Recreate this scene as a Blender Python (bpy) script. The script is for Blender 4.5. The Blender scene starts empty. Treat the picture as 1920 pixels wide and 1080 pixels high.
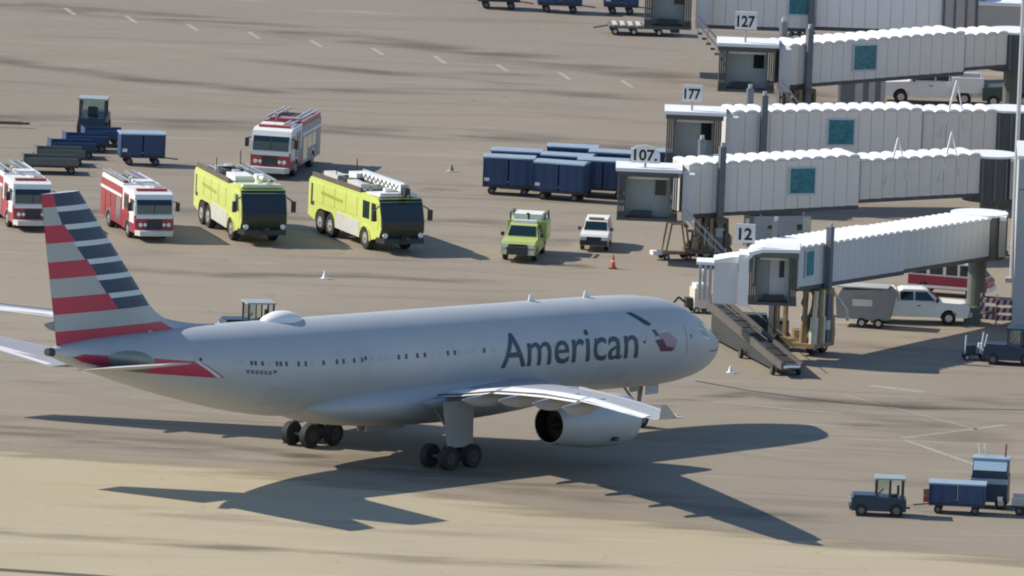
import bpy, bmesh, math, random
import numpy as np
from mathutils import Vector, Matrix
random.seed(7)
R = math.radians
SC = bpy.context.scene
COL = SC.collection

# ------------------------------------------------------------------ camera, sky, sun, exposure
cam_d = bpy.data.cameras.new('camera'); cam = bpy.data.objects.new('camera', cam_d); COL.objects.link(cam)
cam_d.sensor_width = 36.0; cam_d.lens = 1161.16; cam_d.clip_start = 5; cam_d.clip_end = 20000
_rt = Vector((0.99919082, 0.00533031, 0.03986586)); _up = Vector((-0.04022063, 0.13241963, 0.99037737)); _fw = Vector((0, 0.99117941, -0.13252687))
M = Matrix.Identity(4)
for i in range(3):
    M[i][0] = _rt[i]; M[i][1] = _up[i]; M[i][2] = -_fw[i]
M[0][3], M[1][3], M[2][3] = 0.0, -1953.947, 261.255
cam.matrix_world = M
SC.camera = cam

SUN_EL = 37.67; SUN_AZ = math.degrees(math.atan2(-1.256, 0.315))      # azimuth from +Y, clockwise positive to +X
w = bpy.data.worlds.new('World'); SC.world = w; w.use_nodes = True
nt = w.node_tree
sky = nt.nodes.new('ShaderNodeTexSky'); sky.sky_type = 'NISHITA'; sky.sun_disc = False
sky.sun_elevation = R(SUN_EL); sky.sun_rotation = R(SUN_AZ); sky.air_density = 1.0; sky.dust_density = 0.2; sky.ozone_density = 3.0
nt.links.new(sky.outputs[0], nt.nodes['Background'].inputs[0]); nt.nodes['Background'].inputs[1].default_value = 0.115
sd = bpy.data.lights.new('sun', 'SUN'); so = bpy.data.objects.new('sun', sd); COL.objects.link(so)
sd.energy = 4.2; sd.angle = R(0.5); sd.color = (1.0, 0.92, 0.78)
so.rotation_euler = Vector((1.256, -0.315, -1.0)).to_track_quat('-Z', 'Y').to_euler()
so.location = (-60, 20, 80)
SC.view_settings.view_transform = 'Standard'; SC.view_settings.look = 'None'
SC.view_settings.exposure = 0.42; SC.view_settings.gamma = 1.0; SC.view_settings.use_curve_mapping = False
SC.cycles.filter_width = 2.0
SC.cycles.max_bounces = 5

# ------------------------------------------------------------------ materials
MATS = {}
def mat(name, c, rough=0.5, metal=0.0, var=0.06, scale=1.5, spec=0.5, bump=0.0, coat=0.0):
    if name in MATS: return MATS[name]
    m = bpy.data.materials.new(name); m.use_nodes = True; n = m.node_tree; b = n.nodes['Principled BSDF']
    b.inputs['Roughness'].default_value = rough; b.inputs['Metallic'].default_value = metal
    b.inputs['Specular IOR Level'].default_value = spec; b.inputs['Coat Weight'].default_value = coat
    tc = n.nodes.new('ShaderNodeTexCoord'); no = n.nodes.new('ShaderNodeTexNoise')
    no.inputs['Scale'].default_value = scale; no.inputs['Detail'].default_value = 5; no.inputs['Roughness'].default_value = 0.65
    n.links.new(tc.outputs['Object'], no.inputs['Vector'])
    mx = n.nodes.new('ShaderNodeMix'); mx.data_type = 'RGBA'
    mx.inputs[6].default_value = (*[max(0, x * (1 - var * 2.2)) for x in c], 1)
    mx.inputs[7].default_value = (*[min(1, x * (1 + var * 1.6)) for x in c], 1)
    n.links.new(no.outputs['Fac'], mx.inputs[0]); n.links.new(mx.outputs[2], b.inputs['Base Color'])
    if bump:
        bp = n.nodes.new('ShaderNodeBump'); bp.inputs['Strength'].default_value = bump; bp.inputs['Distance'].default_value = 0.02
        n.links.new(no.outputs['Fac'], bp.inputs['Height']); n.links.new(bp.outputs[0], b.inputs['Normal'])
    MATS[name] = m
    return m
def pane_mat(name, tint, fac):
    m = bpy.data.materials.new(name); m.use_nodes = True; n = m.node_tree; n.nodes.clear()
    o = n.nodes.new('ShaderNodeOutputMaterial'); t = n.nodes.new('ShaderNodeBsdfTransparent'); g = n.nodes.new('ShaderNodeBsdfGlossy')
    t.inputs[0].default_value = (*tint, 1); g.inputs['Roughness'].default_value = 0.05
    x = n.nodes.new('ShaderNodeMixShader'); x.inputs[0].default_value = fac
    n.links.new(t.outputs[0], x.inputs[1]); n.links.new(g.outputs[0], x.inputs[2]); n.links.new(x.outputs[0], o.inputs[0])
    MATS[name] = m; return m

silver = mat('silver_paint', (0.43, 0.45, 0.465), 0.46, 0.04, 0.05, 0.35)
wing_m = mat('wing_paint', (0.37, 0.37, 0.39), 0.45, 0.05, 0.06, 0.4)
gser_d = mat('gear_door_grey', (0.27, 0.28, 0.285), 0.5, 0.05, 0.08)
white_m = mat('white_paint', (0.78, 0.78, 0.76), 0.4, 0, 0.04)
red_l = mat('livery_red', (0.43, 0.036, 0.075), 0.4, 0, 0.05)
blue_l = mat('livery_blue', (0.012, 0.045, 0.105), 0.4, 0, 0.05)
pale_l = mat('livery_pale_blue', (0.52, 0.62, 0.68), 0.4, 0, 0.04)
grey_l = mat('livery_grey', (0.36, 0.40, 0.42), 0.42, 0.1, 0.05)
pink_l = mat('livery_faded_red', (0.33, 0.24, 0.28), 0.45, 0, 0.05)
text_m = mat('lettering_navy', (0.02, 0.055, 0.09), 0.5)
bare_m = mat('bare_metal', (0.22, 0.23, 0.2), 0.4, 0.6, 0.1, 1.2)
tyre_m = mat('tyre_rubber', (0.022, 0.022, 0.024), 0.8)
rim_m = mat('rim_metal', (0.55, 0.55, 0.53), 0.4, 0.6)
rimd_m = mat('dull_rim', (0.16, 0.16, 0.165), 0.5, 0.4)
dark_m = mat('dark_metal', (0.05, 0.052, 0.055), 0.5, 0.3, 0.15)
core_m = mat('engine_core', (0.035, 0.035, 0.035), 0.5, 0.6)
glass_m = mat('dark_glass', (0.008, 0.02, 0.024), 0.06, 0, 0.0, spec=0.8)
clear_m = pane_mat('clear_glass', (0.86, 0.93, 0.92), 0.12)
lime_m = mat('lime_paint', (0.62, 0.69, 0.18), 0.38, 0, 0.05, coat=0.3)
limed_m = mat('lime_lettering', (0.35, 0.42, 0.05), 0.5)
fred_m = mat('fire_red', (0.37, 0.05, 0.06), 0.35, 0, 0.07, coat=0.3)
fgrey_m = mat('skirt_grey', (0.62, 0.62, 0.58), 0.5, 0.1, 0.08)
chrome_m = mat('polished_metal', (0.7, 0.7, 0.7), 0.25, 0.85)
lamp_m = mat('lamp_lens', (0.85, 0.85, 0.8), 0.12, 0, 0)
hose_m = mat('black_hose', (0.03, 0.03, 0.032), 0.7)
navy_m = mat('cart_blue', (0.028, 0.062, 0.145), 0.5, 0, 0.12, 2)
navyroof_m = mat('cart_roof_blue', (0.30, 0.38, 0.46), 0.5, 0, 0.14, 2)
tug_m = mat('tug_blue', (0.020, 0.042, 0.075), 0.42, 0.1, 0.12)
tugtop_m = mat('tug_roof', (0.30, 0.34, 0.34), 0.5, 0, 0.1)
br_wall = mat('bridge_wall', (0.62, 0.62, 0.63), 0.55, 0.05, 0.07, 0.7)
br_wall2 = mat('bridge_wall_weathered', (0.60, 0.60, 0.58), 0.55, 0.05, 0.09, 0.7)
br_warm = mat('bridge_wall_white', (0.80, 0.75, 0.68), 0.55, 0.0, 0.06, 0.7)
br_warm2 = mat('bridge_wall_white_worn', (0.76, 0.71, 0.63), 0.55, 0.0, 0.08, 0.7)
br_roof = mat('bridge_roof', (0.80, 0.80, 0.80), 0.5, 0, 0.05)
br_post = mat('bridge_column', (0.14, 0.155, 0.175), 0.5, 0.2, 0.1)
cab_green = mat('cab_green_grey', (0.34, 0.38, 0.37), 0.55, 0, 0.08)
cab_dark = mat('cab_bellows', (0.10, 0.10, 0.095), 0.7, 0, 0.12)
teal_m = mat('teal_poster', (0.035, 0.20, 0.24), 0.4, 0, 0.55, 3.5)
under_m = mat('bridge_underside', (0.10, 0.105, 0.11), 0.6, 0.2, 0.15)
brown_m = mat('machinery_tan', (0.34, 0.24, 0.13), 0.55, 0.15, 0.28, 2.2)
brownd_m = mat('machinery_brown', (0.15, 0.12, 0.09), 0.6, 0.15, 0.3, 2.2)
stair_m = mat('stair_grey', (0.115, 0.10, 0.088), 0.6, 0.2, 0.2, 2)
term_m = mat('terminal_concrete', (0.42, 0.43, 0.44), 0.7, 0, 0.05, 0.3)
tanw_m = mat('tan_wall', (0.46, 0.42, 0.38), 0.7, 0, 0.06, 0.3)
pole_m = mat('galvanised_pole', (0.62, 0.63, 0.64), 0.4, 0.4)
orange_m = mat('cone_orange', (0.65, 0.10, 0.03), 0.5)
black_m = mat('sign_black', (0.01, 0.01, 0.01), 0.5)
vred_m = mat('van_red', (0.30, 0.02, 0.045), 0.35, 0, 0.05, coat=0.3)
cream_m = mat('cream_paint', (0.62, 0.58, 0.48), 0.5, 0, 0.12)
gser_m = mat('equipment_grey', (0.40, 0.41, 0.41), 0.55, 0.1, 0.1)
mark_m = mat('worn_white_paint', (0.36, 0.325, 0.27), 0.7, 0, 0.22, 1.2)
olive_m = mat('olive_grey', (0.13, 0.14, 0.125), 0.6, 0, 0.12)
limedull_m = mat('lime_weathered', (0.46, 0.54, 0.16), 0.42, 0, 0.07)

def pavement(name, c1, c2, c3, streak, far=None, fade=False):
    m = bpy.data.materials.new(name); m.use_nodes = True; n = m.node_tree; b = n.nodes['Principled BSDF']
    b.inputs['Roughness'].default_value = 0.82; b.inputs['Specular IOR Level'].default_value = 0.25
    g = n.nodes.new('ShaderNodeNewGeometry')
    def noise(rot, sc, scale, det, lo, hi, warp=0.0):
        mp = n.nodes.new('ShaderNodeMapping'); mp.inputs['Rotation'].default_value = (0, 0, rot); mp.inputs['Scale'].default_value = sc
        n.links.new(g.outputs['Position'], mp.inputs[0])
        no = n.nodes.new('ShaderNodeTexNoise'); no.inputs['Scale'].default_value = scale; no.inputs['Detail'].default_value = det
        no.inputs['Roughness'].default_value = 0.6; no.inputs['Distortion'].default_value = warp
        n.links.new(mp.outputs[0], no.inputs['Vector'])
        r = n.nodes.new('ShaderNodeMapRange'); r.inputs[1].default_value = lo; r.inputs[2].default_value = hi; r.interpolation_type = 'SMOOTHSTEP'
        n.links.new(no.outputs['Fac'], r.inputs[0]); return r.outputs[0]
    def mix(f, a, bb, k=1.0):
        x = n.nodes.new('ShaderNodeMix'); x.data_type = 'RGBA'
        if k != 1.0:
            mm = n.nodes.new('ShaderNodeMath'); mm.operation = 'MULTIPLY'; mm.inputs[1].default_value = k; n.links.new(f, mm.inputs[0]); f = mm.outputs[0]
        n.links.new(f, x.inputs[0])
        for i, v in ((6, a), (7, bb)):
            if isinstance(v, tuple): x.inputs[i].default_value = (*v, 1)
            else: n.links.new(v, x.inputs[i])
        return x.outputs[2]
    col = mix(noise(0.2, (0.4, 0.12, 1), 0.06, 3, 0.35, 0.65), c1, c2)
    if far:      # the older slabs beyond the stands are greyer; their edge is irregular
        sp = n.nodes.new('ShaderNodeSeparateXYZ'); n.links.new(g.outputs['Position'], sp.inputs[0])
        e = n.nodes.new('ShaderNodeMath'); e.operation = 'MULTIPLY_ADD'; e.inputs[1].default_value = 0.35; n.links.new(sp.outputs[0], e.inputs[0]); n.links.new(sp.outputs[1], e.inputs[2])
        k = n.nodes.new('ShaderNodeMath'); k.operation = 'MULTIPLY_ADD'; k.inputs[1].default_value = 70.0; n.links.new(noise(0.2, (0.5, 0.3, 1), 0.05, 4, 0.2, 0.8), k.inputs[0]); n.links.new(e.outputs[0], k.inputs[2])
        r = n.nodes.new('ShaderNodeMapRange'); r.inputs[1].default_value = 20; r.inputs[2].default_value = 150; n.links.new(k.outputs[0], r.inputs[0])
        col = mix(r.outputs[0], col, far)
    col = mix(noise(0.25, (0.05, 0.16, 1), 0.9, 6, 0.52, 0.80, 1.2), col, c3, 0.75 * streak)       # long tyre and oil streaks
    col = mix(noise(0.42, (0.035, 0.5, 1), 0.7, 4, 0.57, 0.75, 0.6), col, c3, 0.62 * streak)
    col = mix(noise(-0.1, (0.06, 0.4, 1), 1.1, 4, 0.56, 0.74, 0.8), col, tuple(x * 1.22 for x in c1), 0.55 * streak)
    col = mix(noise(0, (0.8, 0.35, 1), 1.0, 6, 0.6, 0.82), col, tuple(x * 0.55 for x in c3), 0.55)     # spots
    col = mix(noise(0, (1, 1, 1), 3.5, 6, 0.3, 0.8), col, tuple(x * 1.12 for x in c1), 0.35)
    n.links.new(col, b.inputs['Base Color'])
    if fade:
        at = n.nodes.new('ShaderNodeAttribute'); at.attribute_name = 'edge'
        q = n.nodes.new('ShaderNodeMath'); q.operation = 'MULTIPLY_ADD'; q.inputs[1].default_value = 0.9; n.links.new(noise(0.2, (0.12, 0.5, 1), 0.5, 5, 0.2, 0.8), q.inputs[0]); n.links.new(at.outputs['Fac'], q.inputs[2])
        r = n.nodes.new('ShaderNodeMapRange'); r.inputs[1].default_value = 0.35; r.inputs[2].default_value = 1.05; r.interpolation_type = 'SMOOTHSTEP'; n.links.new(q.outputs[0], r.inputs[0])
        tr = n.nodes.new('ShaderNodeBsdfTransparent'); ms = n.nodes.new('ShaderNodeMixShader'); n.links.new(r.outputs[0], ms.inputs[0]); n.links.new(tr.outputs[0], ms.inputs[1]); n.links.new(b.outputs[0], ms.inputs[2])
        n.links.new(ms.outputs[0], n.nodes['Material Output'].inputs[0])
    return m
apron_m = pavement('apron_concrete', (0.292, 0.247, 0.188), (0.244, 0.207, 0.160), (0.125, 0.107, 0.088), 1.15, (0.232, 0.197, 0.163))
pale_m = pavement('pale_concrete', (0.42, 0.357, 0.242), (0.375, 0.317, 0.217), (0.27, 0.226, 0.16), 0.75, None, True)
def track_material(name, c, strength):
    m = bpy.data.materials.new(name); m.use_nodes = True; n = m.node_tree; b = n.nodes['Principled BSDF']; b.inputs['Roughness'].default_value = 0.85; b.inputs['Base Color'].default_value = (*c, 1)
    at = n.nodes.new('ShaderNodeAttribute'); at.attribute_name = 'edge'; g = n.nodes.new('ShaderNodeNewGeometry')
    mp = n.nodes.new('ShaderNodeMapping'); mp.inputs['Rotation'].default_value = (0, 0, 0.25); mp.inputs['Scale'].default_value = (0.16, 0.5, 1); n.links.new(g.outputs['Position'], mp.inputs[0])
    no = n.nodes.new('ShaderNodeTexNoise'); no.inputs['Scale'].default_value = 0.9; no.inputs['Detail'].default_value = 5; n.links.new(mp.outputs[0], no.inputs['Vector'])
    r = n.nodes.new('ShaderNodeMapRange'); r.inputs[1].default_value = 0.38; r.inputs[2].default_value = 0.68; n.links.new(no.outputs['Fac'], r.inputs[0])
    k = n.nodes.new('ShaderNodeMath'); k.operation = 'MULTIPLY'; n.links.new(r.outputs[0], k.inputs[0]); n.links.new(at.outputs['Fac'], k.inputs[1])
    k2 = n.nodes.new('ShaderNodeMath'); k2.operation = 'MULTIPLY'; k2.inputs[1].default_value = strength; n.links.new(k.outputs[0], k2.inputs[0])
    tr = n.nodes.new('ShaderNodeBsdfTransparent'); ms = n.nodes.new('ShaderNodeMixShader'); n.links.new(k2.outputs[0], ms.inputs[0]); n.links.new(tr.outputs[0], ms.inputs[1]); n.links.new(b.outputs[0], ms.inputs[2])
    n.links.new(ms.outputs[0], n.nodes['Material Output'].inputs[0]); return m
rubber_m = track_material('tyre_rubber_on_concrete', (0.08, 0.068, 0.058), 0.4)
wash_m = track_material('washed_concrete', (0.40, 0.35, 0.28), 0.6)
oil_m = track_material('oil_stain', (0.10, 0.075, 0.035), 0.75)

# ------------------------------------------------------------------ mesh helpers
class MB:
    def __init__(s, xf=None): s.v = []; s.f = []; s.mi = []; s.m = 0; s.xf = xf; s.st = []
    def add(s, vs, fs, mi=None):
        b = len(s.v); s.st.append((b, len(s.f)))
        s.v += [tuple(s.xf @ Vector(v)) if s.xf else tuple(v) for v in vs]
        for f in fs: s.f.append([b + i for i in f]); s.mi.append(s.m if mi is None else mi)
        return s
    def box(s, x0, x1, y0, y1, z0, z1):
        return s.add([(x0,y0,z0),(x1,y0,z0),(x1,y1,z0),(x0,y1,z0),(x0,y0,z1),(x1,y0,z1),(x1,y1,z1),(x0,y1,z1)],
              [(3,2,1,0),(4,5,6,7),(0,1,5,4),(1,2,6,5),(2,3,7,6),(3,0,4,7)])
    def hexa(s, lo, hi):      # two quads of 4 points each (bottom, top)
        return s.add(list(lo) + list(hi), [(3,2,1,0),(4,5,6,7),(0,1,5,4),(1,2,6,5),(2,3,7,6),(3,0,4,7)])
    def prism(s, prof, y0, y1, inset=0.0):       # profile in x,z extruded along y
        n = len(prof)
        vs = [(x, y0, z) for x, z in prof] + [(x, y1, z) for x, z in prof]
        return s.add(vs, [tuple(range(n)), tuple(range(2*n-1, n-1, -1))] + [((i+1) % n, i, i+n, (i+1) % n + n) for i in range(n)])
    def prismx(s, prof, x0, x1):                 # profile in y,z extruded along x
        n = len(prof)
        vs = [(x0, y, z) for y, z in prof] + [(x1, y, z) for y, z in prof]
        return s.add(vs, [tuple(range(n-1, -1, -1)), tuple(range(n, 2*n))] + [(i, (i+1) % n, (i+1) % n + n, i+n) for i in range(n)])
    def slab(s, pts, z0, z1):                    # polygon in x,y between two heights
        n = len(pts)
        return s.add([(x, y, z0) for x, y in pts] + [(x, y, z1) for x, y in pts],
              [tuple(range(n-1, -1, -1)), tuple(range(n, 2*n))] + [(i, (i+1) % n, (i+1) % n + n, i+n) for i in range(n)])
    def cyl(s, p0, p1, r0, r1=None, n=12, caps=True):
        r1 = r0 if r1 is None else r1
        p0, p1 = Vector(p0), Vector(p1); d = (p1 - p0).normalized()
        a = d.orthogonal().normalized(); b = d.cross(a)
        vs = []
        for p, r in ((p0, r0), (p1, r1)):
            for k in range(n):
                t = 2*math.pi*k/n; vs.append(p + (a*math.cos(t) + b*math.sin(t))*r)
        fs = [(k, (k+1) % n, (k+1) % n + n, k+n) for k in range(n)]
        if caps: fs += [tuple(range(n-1, -1, -1)), tuple(range(n, 2*n))]
        return s.add(vs, fs)
    def tube(s, pts, r, n=6):
        for a, b in zip(pts, pts[1:]): s.cyl(a, b, r, n=n)
        return s
    def loft(s, rings, closed=True, cap0=True, cap1=True):
        n = len(rings[0]); b = [p for r in rings for p in r]; fs = []
        for i in range(len(rings)-1):
            for k in range(n if closed else n-1):
                k2 = (k+1) % n; fs.append((i*n+k, i*n+k2, (i+1)*n+k2, (i+1)*n+k))
        if cap0: fs.append(tuple(range(n-1, -1, -1)))
        if cap1: fs.append(tuple((len(rings)-1)*n + k for k in range(n)))
        return s.add(b, fs)
    def mesh(s, name, mats, smooth=False):
        me = bpy.data.meshes.new(name); me.from_pydata(s.v, [], s.f)
        for m in (mats if isinstance(mats, (list, tuple)) else [mats]): me.materials.append(m)
        me.polygons.foreach_set('material_index', s.mi)
        bm = bmesh.new(); bm.from_mesh(me); bmesh.ops.recalc_face_normals(bm, faces=bm.faces); bm.to_mesh(me); bm.free()
        if smooth:
            me.polygons.foreach_set('use_smooth', [True]*len(me.polygons))
            try: me.set_sharp_from_angle(angle=R(38))
            except Exception: pass
        return me
    def build(s, name, mats, parent=None, smooth=False):
        return link(name, s.mesh(name, mats, smooth), parent)
def each(q, name, mats, parent=None, smooth=False):
    """every solid added to q becomes an object of its own"""
    ends = q.st[1:] + [(len(q.v), len(q.f))]; out = []
    for (v0, f0), (v1, f1) in zip(q.st, ends):
        r = MB(); r.v = q.v[v0:v1]; r.f = [[i-v0 for i in f] for f in q.f[f0:f1]]; r.mi = q.mi[f0:f1]
        out.append(r.build(name, mats, parent, smooth))
    return out
def link(name, me, parent=None, loc=None):
    o = bpy.data.objects.new(name, me); COL.objects.link(o)
    if parent is not None: o.parent = parent
    if loc is not None: o.location = loc
    return o
def thing(name, label, cat, loc=(0,0,0), rot=0.0, group=None):
    o = bpy.data.objects.new(name, None); COL.objects.link(o); o.empty_display_size = 0.3
    o.location = loc; o.rotation_euler = (0, 0, rot); o['label'] = label; o['category'] = cat
    if group: o['group'] = group
    return o
def tag(o, label, cat, group=None):
    o['label'] = label; o['category'] = cat
    if group: o['group'] = group
    return o
KIDS = {}
def dup(src, label, loc, rot, name=None):
    def kids(o): return [c for c in bpy.data.objects if c.parent == o]
    r = src.copy(); COL.objects.link(r); r.location = loc; r.rotation_euler = (0, 0, rot); r['label'] = label
    for ch in kids(src):
        c = ch.copy(); COL.objects.link(c); c.parent = r
        for g in kids(ch):
            d = g.copy(); COL.objects.link(d); d.parent = c
    return r
def wheel(parent, x, y, r, wdt, side, n=18, rim=None):
    """a tyre with its rim; side is the sign of y on which the face shows"""
    key = (round(r,3), round(wdt,3), side, n, rim.name if rim else '')
    if key not in KIDS:
        t = MB(); h = wdt/2
        prof = [(-h, r*0.6), (-h, r*0.92), (-h*0.75, r), (h*0.75, r), (h, r*0.92), (h, r*0.6)]
        rings = [[(rr*math.cos(2*math.pi*k/n), yy, rr*math.sin(2*math.pi*k/n)) for k in range(n)] for yy, rr in prof]
        t.loft(rings)
        rm = MB(); rm.cyl((0, side*h*0.7, 0), (0, side*h*1.02, 0), r*0.58, r*0.5, n=12); rm.cyl((0, side*h*0.9, 0), (0, side*h*1.25, 0), r*0.2, r*0.16, n=8)
        KIDS[key] = (t.mesh('wheel', tyre_m, True), rm.mesh('rim', rim or rim_m))
    a, b = KIDS[key]
    wo = link('wheel', a, parent, (x, y, r)); link('rim', b, wo); return wo
def seg_arch(cx, r, z0, n=6):
    """points over a wheel arch from rear to front, for a profile"""
    return [(cx + r*math.cos(math.pi - math.pi*k/n), max(z0, 0) + 0 + r*math.sin(math.pi*k/n)) for k in range(n+1)]
def text_mesh(txt, height, bold=0.0):
    cu = bpy.data.curves.new('t', 'FONT'); cu.body = txt; cu.size = 1.0; cu.resolution_u = 3; cu.offset = bold
    o = bpy.data.objects.new('t', cu); COL.objects.link(o)
    me = bpy.data.meshes.new_from_object(o.evaluated_get(bpy.context.evaluated_depsgraph_get()))
    bpy.data.objects.remove(o); bpy.data.curves.remove(cu)
    k = height / 0.73
    for v in me.vertices: v.co = (v.co.x*k, v.co.y*k, 0)
    xs = [v.co.x for v in me.vertices]; x0, x1 = min(xs), max(xs)
    for v in me.vertices: v.co.x -= x0
    return me, x1 - x0

# ------------------------------------------------------------------ the ground
def sheet(name, pts, z, m):
    me = bpy.data.meshes.new(name); me.from_pydata([(x, y, z) for x, y in pts], [], [tuple(range(len(pts)))]); me.materials.append(m)
    if me.polygons[0].normal.z < 0: me.flip_normals()
    o = link(name, me); o['kind'] = 'structure'; return o
sheet('ground', [(-6000,-6000),(6000,-6000),(6000,9000),(-6000,9000)], 0, apron_m)
pb = [(-400,-20),(-60,-71),(-28.9,-80.3),(-20,-83),(-10.5,-87),(-4,-91.5),(1.7,-95.5),(8,-99),(15.4,-102.5),(24,-106),(34,-112),(70,-125),(70,-400),(-400,-400)]
me = bpy.data.meshes.new('pale_pavement'); nb_ = 17
rows_ = [[(x, y+3.0) for x, y in pb[:nb_-1]], [(x-.5, y-5.0) for x, y in pb[:nb_-1]], [(x, -600) for x, y in pb[:nb_-1]]]; nb_ = len(rows_[0])
me.from_pydata([(x, y, .004) for r in rows_ for x, y in r], [], [(i*nb_+k+nb_, i*nb_+k+nb_+1, i*nb_+k+1, i*nb_+k) for i in range(2) for k in range(nb_-1)])
a_ = me.attributes.new('edge', 'FLOAT', 'POINT'); a_.data.foreach_set('value', [0.0]*nb_ + [1.0]*(2*nb_)); me.materials.append(pale_m)
o = link('pale_pavement', me); o['kind'] = 'structure'
TRACK_Z = [0.008]
def track(name, pts, wd, m):
    """a worn band on the pavement, faint at both edges and at its ends"""
    P = [Vector(p) for p in pts]; S = []
    for a, b2 in zip(P, P[1:]):
        for k in range(6): S.append(a.lerp(b2, k/6))
    S.append(P[-1]); V = []; E = []; TRACK_Z[0] += 0.0006
    for i, p in enumerate(S):
        d = (S[min(i+1, len(S)-1)] - S[max(i-1, 0)]).normalized(); nn = Vector((-d.y, d.x)); e = min(1, min(i, len(S)-1-i)/3)
        for t, f in ((-.5, 0), (-.15, 1), (.15, 1), (.5, 0)): V.append((p.x+nn.x*wd*t, p.y+nn.y*wd*t, TRACK_Z[0])); E.append(f*e)
    me = bpy.data.meshes.new(name); me.from_pydata(V, [], [(i*4+k+1, i*4+k, i*4+k+4, i*4+k+5) for i in range(len(S)-1) for k in range(3)])
    a_ = me.attributes.new('edge', 'FLOAT', 'POINT'); a_.data.foreach_set('value', E); me.materials.append(m)
    o = link(name, me); o['kind'] = 'structure'; return o
track('tyre_track', [(-50,132),(-33,126.5),(-19.5,121.5),(-6,112.5),(.8,109),(12,100.5),(24,92)], 6.5, rubber_m)
track('tyre_track', [(-50,66),(-32,69.5),(-15.5,71),(.9,70),(12,66.5),(24,60)], 7.5, rubber_m)
track('tyre_track', [(-45,108),(-32.7,98),(-24,91),(-16,88),(1,93),(12,91)], 4, rubber_m)
track('tyre_track', [(-20,104),(-8,99),(4,101)], 3.5, rubber_m)
track('tyre_track', [(-40,20),(-30,24),(-20,29),(-8,28),(2,30)], 5, rubber_m)
track('tyre_track', [(-26,3),(-18,0),(-9,3),(2,2)], 3.5, rubber_m)
track('tyre_track', [(-3,56),(3,57),(9,54)], 5, rubber_m)
track('tyre_track', [(-45,-62),(-29,-70),(-19.5,-74),(-9,-78.5),(0,-84),(9,-90),(20,-97)], 9, rubber_m)
track('tyre_track', [(3,-57),(9,-48),(14,-42.5),(20,-45),(27,-46)], 3, rubber_m)
track('tyre_track', [(14,-44),(23,-45.5),(31,-39.5),(40,-36)], 5, rubber_m)
track('tyre_track', [(18,-52),(24,-54),(31,-60)], 7, rubber_m)
track('tyre_track', [(-35,-110),(-20,-114),(-5,-117),(10,-116)], 4, rubber_m)
track('wash_streak', [(-40,84),(-26,84),(-10,80),(4,82)], 4, wash_m)
track('wash_streak', [(-34,40),(-20,37),(-6,37),(4,33)], 4, wash_m)
track('wash_streak', [(-30,-50),(-20,-58),(-8,-66)], 4, wash_m)
track('wash_streak', [(-14,6),(-4,8),(6,5)], 2.6, wash_m)
track('wash_streak', [(-26,-100),(-10,-104),(6,-106)], 5, wash_m)
track('wash_streak', [(9,-64),(18,-70),(26,-80)], 4, wash_m)
track('oil_stain', [(-13.6,-77.2),(-11.8,-76.6),(-9.8,-76.6)], 2.6, oil_m)
track('oil_stain', [(1,11.5),(3,10.5),(5,11.5)], 3, oil_m)
track('oil_stain', [(-6,44),(-4.6,43),(-3,43.6)], 2.5, oil_m)
def stripe(name, pts, wd, m=mark_m, z=0.009):
    L, Rr = [], []
    for i, p in enumerate(pts):
        a = Vector(pts[max(0, i-1)]); b = Vector(pts[min(len(pts)-1, i+1)]); d = (b-a).normalized(); nn = Vector((-d.y, d.x))*wd/2
        L.append((p[0]+nn.x, p[1]+nn.y)); Rr.append((p[0]-nn.x, p[1]-nn.y))
    me = bpy.data.meshes.new(name); n = len(pts)
    me.from_pydata([(x, y, z) for x, y in L+Rr], [], [(i, i+n, i+n+1, i+1) for i in range(n-1)]); me.materials.append(m)
    for p in me.polygons:
        if p.normal.z < 0: me.flip_normals(); break
    o = link(name, me); o['kind'] = 'structure'; return o
for i in range(10):      # the dashed line far out on the apron
    t = i/9; x = -28.7 + 35.4*t; y = 123.6 - 25.2*t
    stripe('painted_dash', [(x-0.36, y+1.7), (x+0.36, y-1.7)], 0.30)
stripe('painted_line', [(22.9,-58.8),(29.0,-51.4)], 0.42)
stripe('painted_line', [(23.1,-59.6),(27.9,-70.6)], 0.42)
stripe('painted_line', [(19.5,-41.0),(27.5,-54.0)], 0.2)
stripe('painted_line', [(21.2,-36.9),(24.4,-38.6)], 0.9)
stripe('painted_line', [(12.0,-46.5),(19.5,-49.5)], 0.3)
stripe('painted_line', [(17.5,-54.6),(20.0,-55.0)], 0.5)
seam_m = mat('dark_seam', (0.10, 0.085, 0.07), 0.9, 0, 0.3, 0.8)
stripe('pavement_seam', [(-60,-124),(-30.2,-127.0),(-25,-127.9),(-18,-129.5)], 1.2, seam_m)
stripe('pavement_seam', [(11,-37.8),(14,-41),(19,-44.5),(24,-45.8),(31,-44.3)], 0.35, seam_m)

# ------------------------------------------------------------------ the airliner (local: x aft from the nose, y starboard, z up)
plane = thing('airliner', 'large twin engine silver airliner with striped red and blue tail standing on the apron', 'airplane', (11.924, -53.385, 0), R(48.6465) + math.pi)
FX = [0, 0.12, 0.4, 1.0, 2.0, 3.0, 4.5, 6.0, 8.0, 12, 20, 30, 38, 42, 46, 50, 54, 56.4, 57.3]
FT = [4.42, 4.68, 4.92, 5.34, 5.98, 6.58, 7.25, 7.56, 7.78, 7.95, 8.15, 8.40, 8.60, 8.70, 8.78, 8.80, 8.74, 8.56, 8.42]
FB = [4.35, 4.02, 3.72, 3.3, 2.88, 2.65, 2.46, 2.40, 2.42, 2.50, 2.66, 2.86, 3.05, 3.6, 4.5, 5.55, 6.75, 7.52, 7.88]
FW = [0.05, 0.32, 0.62, 1.06, 1.62, 2.04, 2.44, 2.71, 2.81, 2.82, 2.82, 2.82, 2.82, 2.72, 2.45, 1.98, 1.28, 0.62, 0.27]
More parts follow.
